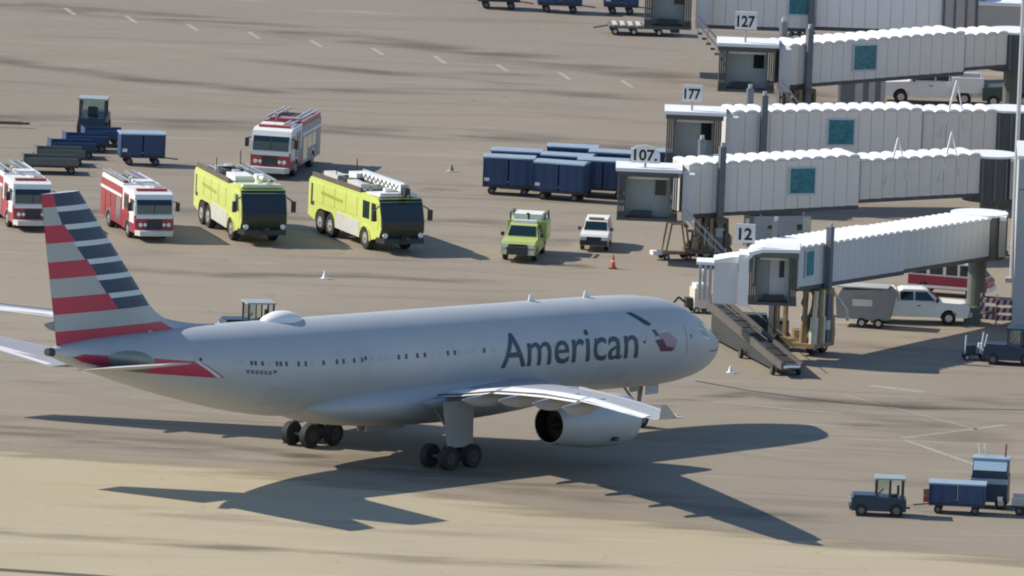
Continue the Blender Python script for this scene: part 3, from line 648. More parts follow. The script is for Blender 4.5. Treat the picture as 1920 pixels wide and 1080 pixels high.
# ------------------------------------------------------------------ lime crash tenders
def crash_truck(label, loc, rot, boom):
    t = thing('crash_tender', label, 'fire truck', loc, rot, 'lime airport crash tenders')
    W = 1.42; fx = 3.2; rxs = (-2.2, -3.75); rr = .78
    prof = [(-5.6, .95), (-4.6, .75)] + seg_arch(-3.75, rr, .75)[0:4] + [(-2.98, 1.52)] + seg_arch(-2.2, rr, .75)[3:] + [(2.25, .62)] + seg_arch(fx, rr, .62)[1:-1] + [(4.1, .7), (5.3, .95), (5.62, 1.5), (5.62, 1.95), (5.2, 3.1), (4.95, 3.32), (2.6, 3.38), (2.3, 3.3), (-5.3, 3.3), (-5.6, 3.05)]
    q = MB(); q.prism(prof, -W, W); q.build('body', lime_m, t)
    for s in (1, -1):
        q = MB(); q.prism([(-1.35, .7), (2.2, .62), (2.3, 1.2), (2.2, 1.55), (-1.2, 1.72)], s*(W+.004)-.02, s*(W+.004)+.02); q.build('side_skirt', fgrey_m, t)
        for k in range(4):
            q = MB(); x0 = -4.9+k*1.72; q.box(x0, x0+1.6, s*(W+.004)-.018, s*(W+.004)+.018, 1.85, 3.02); q.build('compartment_door', lime_m, t)
        q = MB(); q.prism([(-3.6, 2.62), (-.3, 2.5), (-.3, 2.3), (-3.6, 2.42)], s*(W+.026)-.006, s*(W+.026)+.006); q.build('side_lettering', limed_m, t)
        d = MB(); d.prism([(3.95, 1.5), (5.1, 1.45), (5.2, 2.0), (4.85, 3.1), (3.95, 3.1)], s*(W+.004)-.018, s*(W+.004)+.018); d = d.build('cab_door', lime_m, t)
        q = MB(); q.prism([(4.1, 2.05), (5.02, 1.95), (4.75, 2.95), (4.1, 2.95)], s*(W+.024)-.01, s*(W+.024)+.01); q.build('window', glass_m, d)
        q = MB(); q.box(2.75, 3.75, s*(W+.004)-.016, s*(W+.004)+.016, 1.9, 2.95); q.build('side_window', glass_m if boom else lime_m, t)
        q = MB(); q.prism(seg_arch(fx, rr+.14, .62, 8) + seg_arch(fx, rr, .62, 8)[::-1], s*(W+.03)-.03, s*(W+.03)+.03); each(q, 'wheel_arch_trim', lime_m, t)
        wheel(t, fx, s*(W-.22), .7, .44, s)
        for rx in rxs: wheel(t, rx, s*(W-.22), .7, .44, s)
        q = MB(); q.box(5.3, 5.55, s*(W+.42)-.12, s*(W+.42)+.12, 2.0, 2.65); q.tube([(5.2, s*W, 2.9), (5.4, s*(W+.4), 2.62)], .04); q.build('mirror', dark_m, t)
        q = MB(); q.cyl((5.62, s*1.15, 1.14), (5.72, s*1.15, 1.14), .16, n=10); q.build('headlight', lamp_m, t)
        q = MB(); q.box(-5.2, -4.72, s*(W+.004)-.016, s*(W+.004)+.016, 1.6, 2.9); q.build('vent_panel', dark_m, t)
    q = MB(); q.prism([(5.6, 1.5), (5.66, 1.5), (5.665, 1.95), (5.30, 2.98), (5.06, 3.26), (5.0, 3.2), (5.2, 2.98), (5.6, 1.9)], -1.37, 1.37); q.build('windshield', glass_m, t)
    q = MB(); q.slab([(5.0, -1.48), (5.9, -1.3), (5.95, 0), (5.9, 1.3), (5.0, 1.48)], .66, .98); q.build('bumper', dark_m, t)
    q = MB(); q.prism([(5.33, .985), (5.40, .985), (5.672, 1.49), (5.61, 1.49)], -1.39, 1.39); q.build('grille', mat('front_panel_shade', (.07,.085,.05), .45), t)  # dark panel puts the shade on the lime front into its colour
    q = MB(); q.box(5.9, 6.25, -.18, .18, .85, 1.15); q.cyl((6.1, 0, 1.0), (6.6, 0, 1.05), .1, n=8); q.build('bumper_turret', dark_m, t)
    q = MB(); q.box(2.9, 4.9, -1.3, 1.3, 3.385, 3.47); q.build('cab_roof_panel', white_m if boom else lime_m, t)
    q = MB(); q.box(4.5, 4.8, -1.2, 1.2, 3.475, 3.6); q.build('light_bar', white_m, t)
    # roof deck with hoses, hatches, rails
    q = MB(); q.box(-5.2, 2.2, -1.2, 1.2, 3.303, 3.34); q.build('roof_deck', dark_m, t)
    q = MB()
    for s in (1, -1): q.box(-5.2, 2.2, s*1.33-.06, s*1.33+.06, 3.303, 3.58)
    each(q, 'roof_rail', brownd_m, t)
    q = MB()
    for i in range(3): q.cyl((-3.9+i*1.3, .1, 3.34), (-3.9+i*1.3, .1, 3.55), .38, n=14)
    each(q, 'roof_hatch', fgrey_m, t)
    q = MB()
    for k in range(2):
        pts = [(-1.6+.75*math.cos(a), -.2+.62*math.sin(a), 3.5+.14*k) for a in [2*math.pi*i/16 for i in range(17)]]; q.tube(pts, .11, 6)
    q.build('coiled_hose', hose_m, t)
    q = MB(); q.tube([(-3.9, .95, 3.34), (-3.9, .95, 4.5)], .035); q.tube([(-2.9, -.8, 3.34), (-2.9, -.8, 4.2)], .03); each(q, 'antenna', dark_m, t)
    q = MB()
    for k in range(5):
        rg = random.Random(k*3+int(boom)); x0 = -4.9+k*1.35; y0 = -1.1+1.5*rg.random(); q.box(x0, x0+.5+.5*rg.random(), y0, y0+.35+.3*rg.random(), 3.345, 3.5+.3*rg.random())
    each(q, 'stowed_gear', brownd_m if boom else gser_m, t)
    q = MB()
    for y in (-1.05, -.7, .9): q.tube([(-5.0, y, 3.42), (2.0, y+.05, 3.42)], .05)
    each(q, 'pipe', chrome_m, t)
    if boom:
        q = MB()
        for k in range(9): q.tube([(-1.0+k*.62, .03, 4.05), (-1.0+k*.62+.31, .03, 3.72)], .03); q.tube([(-1.0+k*.62+.31, .03, 3.72), (-1.0+k*.62+.62, .03, 4.05)], .03)
        q.build('boom_lattice', dark_m, t)
        b_ = MB(); b_.box(-1.2, 5.0, .05, .5, 3.7, 4.08); b_ = b_.build('boom', white_m, t)
        q = MB(); q.box(-2.0, 4.4, .52, .62, 4.0, 4.14); q.build('boom_pipe', chrome_m, b_)
        q = MB(); q.box(4.95, 5.5, .1, .45, 3.45, 3.95); q.cyl((5.3, .28, 3.55), (5.9, .28, 3.5), .09, n=8); q.build('boom_nozzle', dark_m, b_)
        q = MB(); q.box(-2.2, -1.0, -.3, .8, 3.34, 4.0); q.build('boom_turntable', white_m, t)
        q = MB(); q.box(1.0, 1.5, -.4, .7, 3.37, 3.697); q.box(3.1, 3.4, -.3, .7, 3.48, 3.697); each(q, 'boom_cradle', white_m, t)
        q = MB(); q.cyl((-.6, .75, 3.5), (1.3, .6, 3.8), .11, n=8); q.build('lift_cylinder', chrome_m, t)
        q = MB(); q.box(-4.6, -2.5, -.9, -.2, 3.34, 3.7); q.box(-.4, 1.7, -1.15, -.55, 3.34, 3.75); each(q, 'roof_locker', fgrey_m, t)
        q = MB(); q.box(5.003, 5.05, .0, .55, 3.6, 4.15); q.build('boom_end_plate', fgrey_m, b_)
    else:
        tr = MB(); tr.cyl((3.6, .1, 3.47), (3.6, .1, 3.85), .22, n=10); tr.box(3.35, 3.95, -.15, .35, 3.8, 4.05); tr.cyl((3.9, .1, 3.92), (4.9, .1, 3.95), .1, .13, n=10); tr.build('roof_turret', white_m, t)
        q = MB()
        for y in (.75, 1.15): q.box(-3.4, 3.6, y-.05, y+.05, 3.62, 3.74)
        k = -3.2
        while k < 3.5: q.box(k-.03, k+.03, .75, 1.15, 3.65, 3.71); k += .4
        for x in (-2.6, .5, 3.2):
            for y in (.75, 1.15): q.box(x-.04, x+.04, y-.04, y+.04, 3.31, 3.63)
        q.build('ladder', chrome_m, t)
        q = MB(); q.box(-.2, 1.9, -.9, .3, 3.34, 3.7); each(q, 'roof_locker', white_m, t)
    return t
crash_truck('lime yellow crash tender with dark roof hoses, left of the one with a boom', (-16.56, 20.1, 0), ang(.27, -.963), False)
crash_truck('lime yellow crash tender carrying a white folded boom on its roof', (-8.95, 18.4, 0), ang(.40, -.916), True)

# ------------------------------------------------------------------ pickups
def pickup(name, label, cat, loc, rot, paint, kind, group=None):
    t = thing(name, label, cat, loc, rot, group)
    W = .98; fx, rx, rr = 1.75, -1.8, .46
    z0 = .42
    base = [(-2.85, z0+.1)] + seg_arch(rx, rr, z0) + seg_arch(fx, rr, z0) + [(2.75, z0), (2.85, .6), (2.85, 1.05), (2.7, 1.2), (1.25, 1.28), (-2.85, 1.28)]
    q = MB(); q.prism(base, -W, W); q.build('body', paint, t)
    if kind == 'suv': roof = [(1.35, 1.28), (.55, 1.92), (.3, 1.98), (-2.3, 1.98), (-2.75, 1.35), (-2.75, 1.28)]
    else: roof = [(1.35, 1.28), (.6, 1.9), (.4, 1.96), (-.75, 1.96), (-.95, 1.85), (-1.0, 1.28)]
    q = MB(); n = len(roof)
    vs = []
    for s in (-1, 1):
        for x, z in roof: vs.append((x, s*(W-.04-(.16 if z > 1.4 else 0)), z))
    q.add(vs, [tuple(range(n)), tuple(range(2*n-1, n-1, -1))] + [((i+1) % n, i, i+n, (i+1) % n+n) for i in range(n)]); q.build('cab', paint, t)
    q = MB(); q.hexa([(1.22,-.82,1.36),(1.30,-.82,1.36),(1.30,.82,1.36),(1.22,.82,1.36)], [(.62,-.72,1.87),(.70,-.72,1.87),(.70,.72,1.87),(.62,.72,1.87)]); q.build('windshield', glass_m, t)
    for s in (1, -1):
        wins = [(-.1, .85), (-.9, -.2)] if kind != 'suv' else [(-.1, .85), (-1.1, -.2), (-2.2, -1.2)]
        for x0, x1 in wins:
            q = MB(); q.hexa([(x0, s*.935, 1.36), (x1+.12 if x1 > .5 else x1, s*.935, 1.36), (x1+.12 if x1 > .5 else x1, s*.97, 1.36), (x0, s*.97, 1.36)],
                             [(x0, s*.79, 1.84), (x1-.3 if x1 > .5 else x1, s*.79, 1.84), (x1-.3 if x1 > .5 else x1, s*.825, 1.84), (x0, s*.825, 1.84)]); q.build('side_window', glass_m, t)
        q = MB(); q.box(-.15, 1.0, s*(W+.004)-.012, s*(W+.004)+.012, .6, 1.25); d = q.build('door', paint, t)
        q = MB(); q.box(0, .2, s*(W+.03)-.015, s*(W+.03)+.015, 1.05, 1.1); q.build('handle', dark_m, d)
        q = MB(); q.box(1.0, 1.15, s*(W+.16)-.1, s*(W+.16)+.1, 1.3, 1.52); q.build('mirror', dark_m, t)
        q = MB(); q.box(2.8, 2.88, s*.75-.17, s*.75+.17, .85, 1.06); q.build('headlight', lamp_m, t)
        wheel(t, fx, s*(W-.13), .39, .27, s); wheel(t, rx, s*(W-.13), .39, .27, s)
    q = MB(); q.box(2.852, 2.89, -.52, .52, .78, 1.06); q.build('grille', dark_m, t)
    q = MB(); q.box(2.8, 3.02, -.98, .98, .48, .74); q.build('front_bumper', dark_m if kind in ('suv',) else chrome_m, t)
    q = MB(); q.box(-3.02, -2.85, -.95, .95, .5, .72); q.build('rear_bumper', chrome_m, t)
    if kind == 'suv':
        q = MB(); q.box(.2, .45, -.55, .55, 1.985, 2.12); q.build('light_bar', mat('light_bar_amber', (.5,.25,.06), .3), t)
        q = MB(); q.box(2.852, 2.91, -.98, .98, .74, .8); q.build('bumper_strip', dark_m, t)
    if kind == 'utility':
        for s in (1, -1):
            q = MB(); q.box(-2.85, -1.05, s*(W+.1)-.14, s*(W+.1)+.1, .75, 1.6); q.build('side_locker', paint, t)
        q = MB(); q.box(-2.8, -1.05, -.8, .8, 1.285, 1.4); q.build('bed_floor', dark_m, t)
        q = MB(); q.tube([(-2.7,-.9,1.6),(-2.7,-.9,2.0),(-1.1,-.9,2.0)], .035); q.tube([(-2.7,.9,1.6),(-2.7,.9,2.0),(-1.1,.9,2.0)], .035); each(q, 'ladder_rack', white_m, t)
    if kind == 'cap':
        q = MB(); q.prism([(-2.8, 1.285), (-1.08, 1.285), (-1.15, 1.95), (-2.7, 1.92)], -.9, .9); q.build('bed_cap', white_m, t)
        for s in (1, -1):
            q = MB(); q.box(-2.6, -1.3, s*.905-.012, s*.905+.012, 1.42, 1.75); q.build('cap_window', glass_m, t)
    if kind == 'brush':
        q = MB(); q.box(-3.2, -1.1, -1.12, 1.12, .8, 1.95); q.build('rear_body', limedull_m, t)
        q = MB(); q.box(-3.0, -1.3, -.8, .8, 1.953, 2.3); q.build('water_tank', white_m, t)
        for s in (1, -1):
            q = MB(); q.box(-3.1, -1.2, s*1.0-.05, s*1.0+.05, 2.3, 2.4); q.box(-3.05, -2.95, s*1.0-.05, s*1.0+.05, 1.95, 2.3); q.box(-1.35, -1.25, s*1.0-.05, s*1.0+.05, 1.95, 2.3); q.build('rack_rail', olive_m, t)
        for s in (1, -1):
            for k in range(2):
                q = MB(); q.box(-3.05+k*.95, -2.2+k*.95, s*1.125-.015, s*1.125+.015, .95, 1.85); q.build('compartment_door', limedull_m, t)
        q = MB(); q.box(-.2, .2, -.7, .7, 1.965, 2.12); q.build('light_bar', white_m, t)
        q = MB(); q.cyl((-.9, .1, 1.97), (-.9, .1, 2.35), .07, n=8); q.cyl((-.95, .1, 2.35), (-.3, .1, 2.45), .07, n=8); q.build('turret', dark_m, t)
        q = MB(); q.box(3.02, 3.3, -.6, .6, .5, .95); q.build('winch_bumper', dark_m, t)
    return t
o = pickup('brush_truck', 'small lime fire truck with racks and bright headlights near white pickup', 'fire truck', (.62, 14.6, 0), ang(-.12, -.993), limedull_m, 'brush')
o.scale = (1.04, 1.04, 1.04)
o = pickup('service_truck', 'white service truck with black windshield facing the camera beside the lime truck', 'truck', (4.95, 20.3, 0), ang(-.06, -.998), white_m, 'suv')
o.scale = (.85, .85, .86)
o = pickup('utility_truck', 'white utility truck with side lockers parked beneath the jet bridges at upper right', 'truck', (25.7, 95.4, 0), ang(-1, -.06), white_m, 'utility')
o.scale = (1.12, 1.12, 1.12)
o = pickup('capped_pickup', 'white pickup truck with a bed cap parked below the nearest jet bridge', 'truck', (24.0, -7.9, 0), ang(1, .08), white_m, 'cap')
o.scale = (1.1, 1.1, 1.05)

# red crew van
t = thing('red_van', 'dark red van with dark windows and white pillars half hidden under the near bridge', 'van', (26.2, 4.6, 0), ang(1, -.25))
q = MB(); q.prism([(-2.4, .45)] + seg_arch(-1.5, .42, .45) + seg_arch(1.5, .42, .45) + [(2.45, .45), (2.5, 1.0), (2.3, 1.2), (-2.4, 1.25)], -.95, .95); q.build('body', vred_m, t)
q = MB(); q.prism([(2.3, 1.2), (1.5, 2.05), (-2.3, 2.1), (-2.4, 1.25)], -.85, .85); q.build('upper_body', white_m, t)
for s in (1, -1):
    for x0, x1 in ((-2.15, -1.3), (-1.1, -.3), (-.1, .6), (.75, 1.4)):
        q = MB(); q.box(x0, x1, s*.855-.012, s*.855+.012, 1.32, 1.95); q.build('side_window', glass_m, t)
    q = MB(); q.box(-2.4, 2.3, s*.955-.012, s*.955+.012, .5, .66); q.build('side_stripe', white_m, t)
    wheel(t, 1.5, s*.82, .36, .24, s); wheel(t, -1.5, s*.82, .36, .24, s)
q = MB(); q.hexa([(2.2,-.75,1.28),(2.28,-.75,1.28),(2.28,.75,1.28),(2.2,.75,1.28)], [(1.55,-.7,1.98),(1.63,-.7,1.98),(1.63,.7,1.98),(1.55,.7,1.98)]); q.build('windshield', glass_m, t)
q = MB(); q.box(2.45, 2.6, -.95, .95, .42, .7); q.build('bumper', white_m, t)

# ------------------------------------------------------------------ tugs, baggage carts, dollies
def tug(label, loc, rot, group='baggage tractors on the apron', top=None):
    t = thing('baggage_tractor', label, 'tractor', loc, rot, group)
    q = MB(); q.prism([(-1.5, .3), (1.6, .3), (1.65, .5), (1.62, 1.0), (1.5, 1.12), (.25, 1.16), (-1.5, 1.0)], -.85, .85); q.build('body', tug_m, t)
    q = MB(); q.box(.3, 1.52, -.75, .75, 1.163, 1.2); q.build('hood', tug_m, t)
    q = MB()
    for x in (.2, -1.3):
        for s in (1, -1): q.box(x-.05, x+.05, s*.78-.05, s*.78+.05, 1.0, 2.12)
    for s in (1, -1): q.box(-.62, -.54, s*.78-.04, s*.78+.04, 1.0, 2.12)
    each(q, 'cab_post', dark_m, t)
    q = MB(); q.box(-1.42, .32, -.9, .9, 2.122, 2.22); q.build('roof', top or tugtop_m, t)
    q = MB(); q.box(.19, .22, -.72, .72, 1.2, 2.08); q.build('windshield', clear_m, t)
    q = MB(); q.box(-1.31, -1.28, -.72, .72, 1.3, 2.08); q.build('rear_window', clear_m, t)
    for s in (1, -1):
        q = MB(); q.box(-.5, .14, s*.79-.01, s*.79+.01, 1.35, 2.08); q.build('side_window', clear_m, t)
        wheel(t, 1.05, s*.8, .34, .24, s, 18, rimd_m); wheel(t, -.95, s*.8, .38, .28, s, 18, rimd_m)
        q = MB(); q.cyl((1.62, s*.6, .8), (1.69, s*.6, .8), .09, n=8); q.build('headlight', lamp_m, t)
    q = MB(); q.box(-1.0, -.55, -.3, .3, 1.0, 1.2); q.box(-1.1, -.98, -.3, .3, 1.2, 1.7); q.build('seat', hose_m, t)
    q = MB(); q.cyl((-.1, 0, 1.35), (-.05, 0, 1.4), .2, n=12); q.cyl((-.05, 0, 1.35), (.15, 0, 1.1), .025, n=6); q.build('steering_wheel', hose_m, t)
    q = MB(); q.box(1.652, 1.72, -.85, .85, .32, .55); q.build('bumper', dark_m, t)
    q = MB(); q.box(-1.75, -1.5, -.1, .1, .4, .5); q.build('hitch', dark_m, t)
    return t
def cart(label, loc, rot, group, L=3.2, W=.82, H=2.3, bar=True):
    t = thing('baggage_cart', label, 'baggage cart', loc, rot, group); h = L/2
    q = MB(); q.box(-h, h, -W, W, .48, .6); q.build('deck', dark_m, t)
    q = MB(); q.box(-h, -h+.06, -W, W, .603, H-.05); q.box(h-.06, h, -W, W, .603, H-.05); each(q, 'end_panel', navy_m, t)
    for s in (1, -1):
        for k in range(2):
            x0 = -h+.08 + k*(h-.04)
            q = MB(); n = 8; pts = []
            for i in range(n+1):
                x = x0 + (h-.12)*i/n; dy = .03*math.sin(i*1.9+k)
                pts.append((x, s*(W-.02)+dy))
            q.add([(x, y, .62) for x, y in pts] + [(x, y, H-.06) for x, y in pts], [(i, i+1, i+n+2, i+n+1) for i in range(n)]); q.build('curtain', navy_m, t)
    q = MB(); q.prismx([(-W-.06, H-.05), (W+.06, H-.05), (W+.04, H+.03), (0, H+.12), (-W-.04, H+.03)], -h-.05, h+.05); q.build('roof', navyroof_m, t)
    for x in (-h+.55, h-.55):
        for s in (1, -1): wheel(t, x, s*(W-.16), .24, .16, s, 12, rimd_m)
    if bar:
        q = MB(); q.tube([(h, 0, .45), (h+.9, 0, .35)], .04); q.build('tow_bar', dark_m, t)
    q = MB(); q.box(-h+.1, -h+.4, -W-.02, -W+.0, .85, 1.05); q.build('tag_plate', white_m, t)
    return t
def dolly(label, loc, rot, group, m=navy_m, L=2.6, W=.95):
    t = thing('cargo_dolly', label, 'dolly', loc, rot, group); h = L/2
    q = MB(); q.box(-h, h, -W, W, .42, .56); q.build('deck', dark_m, t)
    q = MB(); q.box(-h+.05, h-.05, -W+.05, W-.05, .563, .64); q.build('load_cover', m, t)
    q = MB()
    for s in (1, -1): q.box(-h, h, s*W-.04, s*W+.04, .563, 1.0)
    q.box(-h, -h+.08, -W+.05, W-.05, .645, 1.1); q.build('side_rail', m, t)
    q = MB()
    for k in range(5): q.box(-h+.3+k*(L-.6)/4-.04, -h+.3+k*(L-.6)/4+.04, -W+.08, W-.08, .645, .69)
    q.build('roller', gser_m, t)
    for x in (-h+.45, h-.45):
        for s in (1, -1): wheel(t, x, s*(W-.12), .25, .18, s, 12, rimd_m)
    q = MB(); q.tube([(h, 0, .42), (h+.8, 0, .34)], .04); q.build('tow_bar', dark_m, t)
    return t
AT = ang(-.30, -.954)
tug('blue baggage tractor with a lit rear window pulling low dollies, far left', (-26.15, 64.8, 0), ang(.08, .99))
GD = 'low dollies in a string behind the far left tractor'
dolly('first low blue dolly right behind the far left tractor', (-25.5, 58.6, 0), R(8), GD, navy_m, 2.5)
dolly('second low blue dolly behind the far left tractor', (-26.5, 55.6, 0), R(8), GD, navy_m, 2.7)
dolly('third low blue dolly of the far left string', (-27.3, 52.2, 0), R(8), GD, navy_m, 2.8)
dolly('low grey dolly second from the near end of the far left string', (-28.0, 48.6, 0), R(8), GD, olive_m, 3.0)
dolly('grey green dolly at the near end of the string, left edge of the photo', (-28.5, 44.6, 0), R(6), GD, olive_m, 3.4)
cart('lone blue baggage cart standing between the tractor and the far fire engine', (-23.0, 50.2, 0), R(8), None, 2.75, .8, 1.95)
GC = 'blue baggage carts parked in a cluster by the second jet bridge'
c0 = cart('blue baggage cart at the near left corner of the cart cluster', (-.45, 43.2, 0), R(-4), GC, 3.1)
for lb, x, y, a in (('blue baggage cart at the near middle of the cluster, lower front', 2.75, 41.6, -14), ('blue baggage cart behind the near left cart of the cluster', .0, 46.4, -3),
                    ('blue baggage cart behind the near middle cart of the cluster', 3.1, 45.2, -8), ('blue baggage cart at the right of the cluster next to the bridge cab', 5.3, 43.6, -4),
                    ('blue baggage cart at the back of the cluster', 3.4, 49.4, -4), ('blue baggage cart at the back right of the cluster', 6.0, 47.6, -6), ('blue baggage cart at the far right of the cluster, behind the bridge sign', 8.6, 49.0, 4)):
    dup(c0, lb, (x, y, 0), R(a))
GT = 'blue baggage carts along the top edge of the photo'
cart('leftmost blue baggage cart at the top edge', (-1.6, 134.3, 0), R(3), GT, 2.7, .8, 2.0)
cart('middle blue baggage cart at the top edge', (2.3, 133.6, 0), R(3), GT, 2.8, .8, 2.0)
cart('right blue baggage cart at the top edge beside the far cab', (6.2, 134.0, 0), R(3), GT, 2.2, .8, 2.0)
tug('small blue tractor on the apron right behind the airliner fuselage', (-15.4, -27.0, 0), ang(-.97, -.22), top=tugtop_m)
tug('blue baggage tractor with a pale cab roof at lower right, towing carts', (21.4, -91.0, 0), ang(-1, -.03))
GN = 'carts towed at lower right'
cart('low blue cart with an open cluttered end behind the lower right tractor', (25.85, -88.9, 0), ang(-1, .05), GN, 3.2, .85, 1.75)
t = thing('tall_loader', 'tall dark blue loader with a pale slanted top and poles, lower right', 'loader', (27.75, -86.0, 0), R(-5))
q = MB(); q.box(-1.05, 1.05, -.9, .9, .4, 1.9); q.build('body', tug_m, t)
q = MB(); q.prismx([(-.9, 1.9), (.9, 1.9), (.9, 2.75), (-.3, 2.75), (-.9, 2.2)], -1.0, 1.0); q.build('cab', tug_m, t)
q = MB(); q.add([(-.95, -.93, 2.22), (.95, -.93, 2.22), (.95, -.36, 2.74), (-.95, -.36, 2.74)], [(0,1,2,3)]); q.build('slanted_window', mat('pale_screen', (.30,.42,.52), .25), t)
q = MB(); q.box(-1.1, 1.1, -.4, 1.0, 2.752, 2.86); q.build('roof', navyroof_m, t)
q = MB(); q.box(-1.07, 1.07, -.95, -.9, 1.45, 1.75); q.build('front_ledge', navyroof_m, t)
q = MB()
for x in (-.7, -.35): q.tube([(x, .5, 2.85), (x-.12, .5, 3.55)], .045)
each(q, 'pole', white_m, t)
q = MB(); q.tube([(.75, .5, 2.85), (.78, .5, 3.6)], .06); q.build('signal_mast', mat('mast_red', (.3,.08,.07), .5), t)
for s in (1, -1):
    for x in (-.7, .7): wheel(t, x, s*.8, .36, .22, s, 14)
q = MB(); q.box(.5, .8, -.95, -.88, .5, .75); q.box(-.8, -.5, -.95, -.88, .5, .75); each(q, 'lamp', lamp_m, t)
dolly('flat empty dolly at the lower right edge behind the tall loader', (30.7, -88.2, 0), ang(-1, .05), GN, gser_m, 3.4)
# clutter on the cart's end: bags
for i, (y, z, m) in enumerate(((-.4, .62, fred_m), (.1, .62, gser_m), (-.1, 1.0, brown_m))):
    q = MB(); q.box(23.9, 24.25, -88.9+y-.2, -88.9+y+.2, z, z+.34)
    tag(q.build('bag', m), ('maroon bag', 'grey bag', 'tan bag')[i] + ' on the open end of the lower right cart', 'bag', 'bags on the lower right cart')

# flat pallet dolly at the top with metal gear
t = thing('pallet_trailer', 'flat pallet trailer loaded with pale metal gear near the top edge', 'trailer', (7.4, 123.9, 0), R(4))
q = MB(); q.box(-2.0, 1.9, -1.1, 1.1, .45, .6); q.build('deck', olive_m, t)
q = MB()
for k in range(7): q.box(-1.7+k*.5, -1.45+k*.5, -1.0, 1.0, .603, .68)
q.build('roller', cream_m, t)
q = MB(); q.box(.9, 1.35, -.6, .6, .7, 1.2); q.build('white_case', white_m, t)
q = MB(); q.box(1.95, 2.5, -.9, .9, .25, 1.0); q.build('drive_unit', dark_m, t)
for x in (-1.6, -.4, 1.2):
    for s in (1, -1): wheel(t, x, s*.95, .24, .2, s, 12)
q = MB(); q.tube([(-2.0, 0, .5), (-2.9, .2, .3)], .05); q.build('tow_bar', dark_m, t)

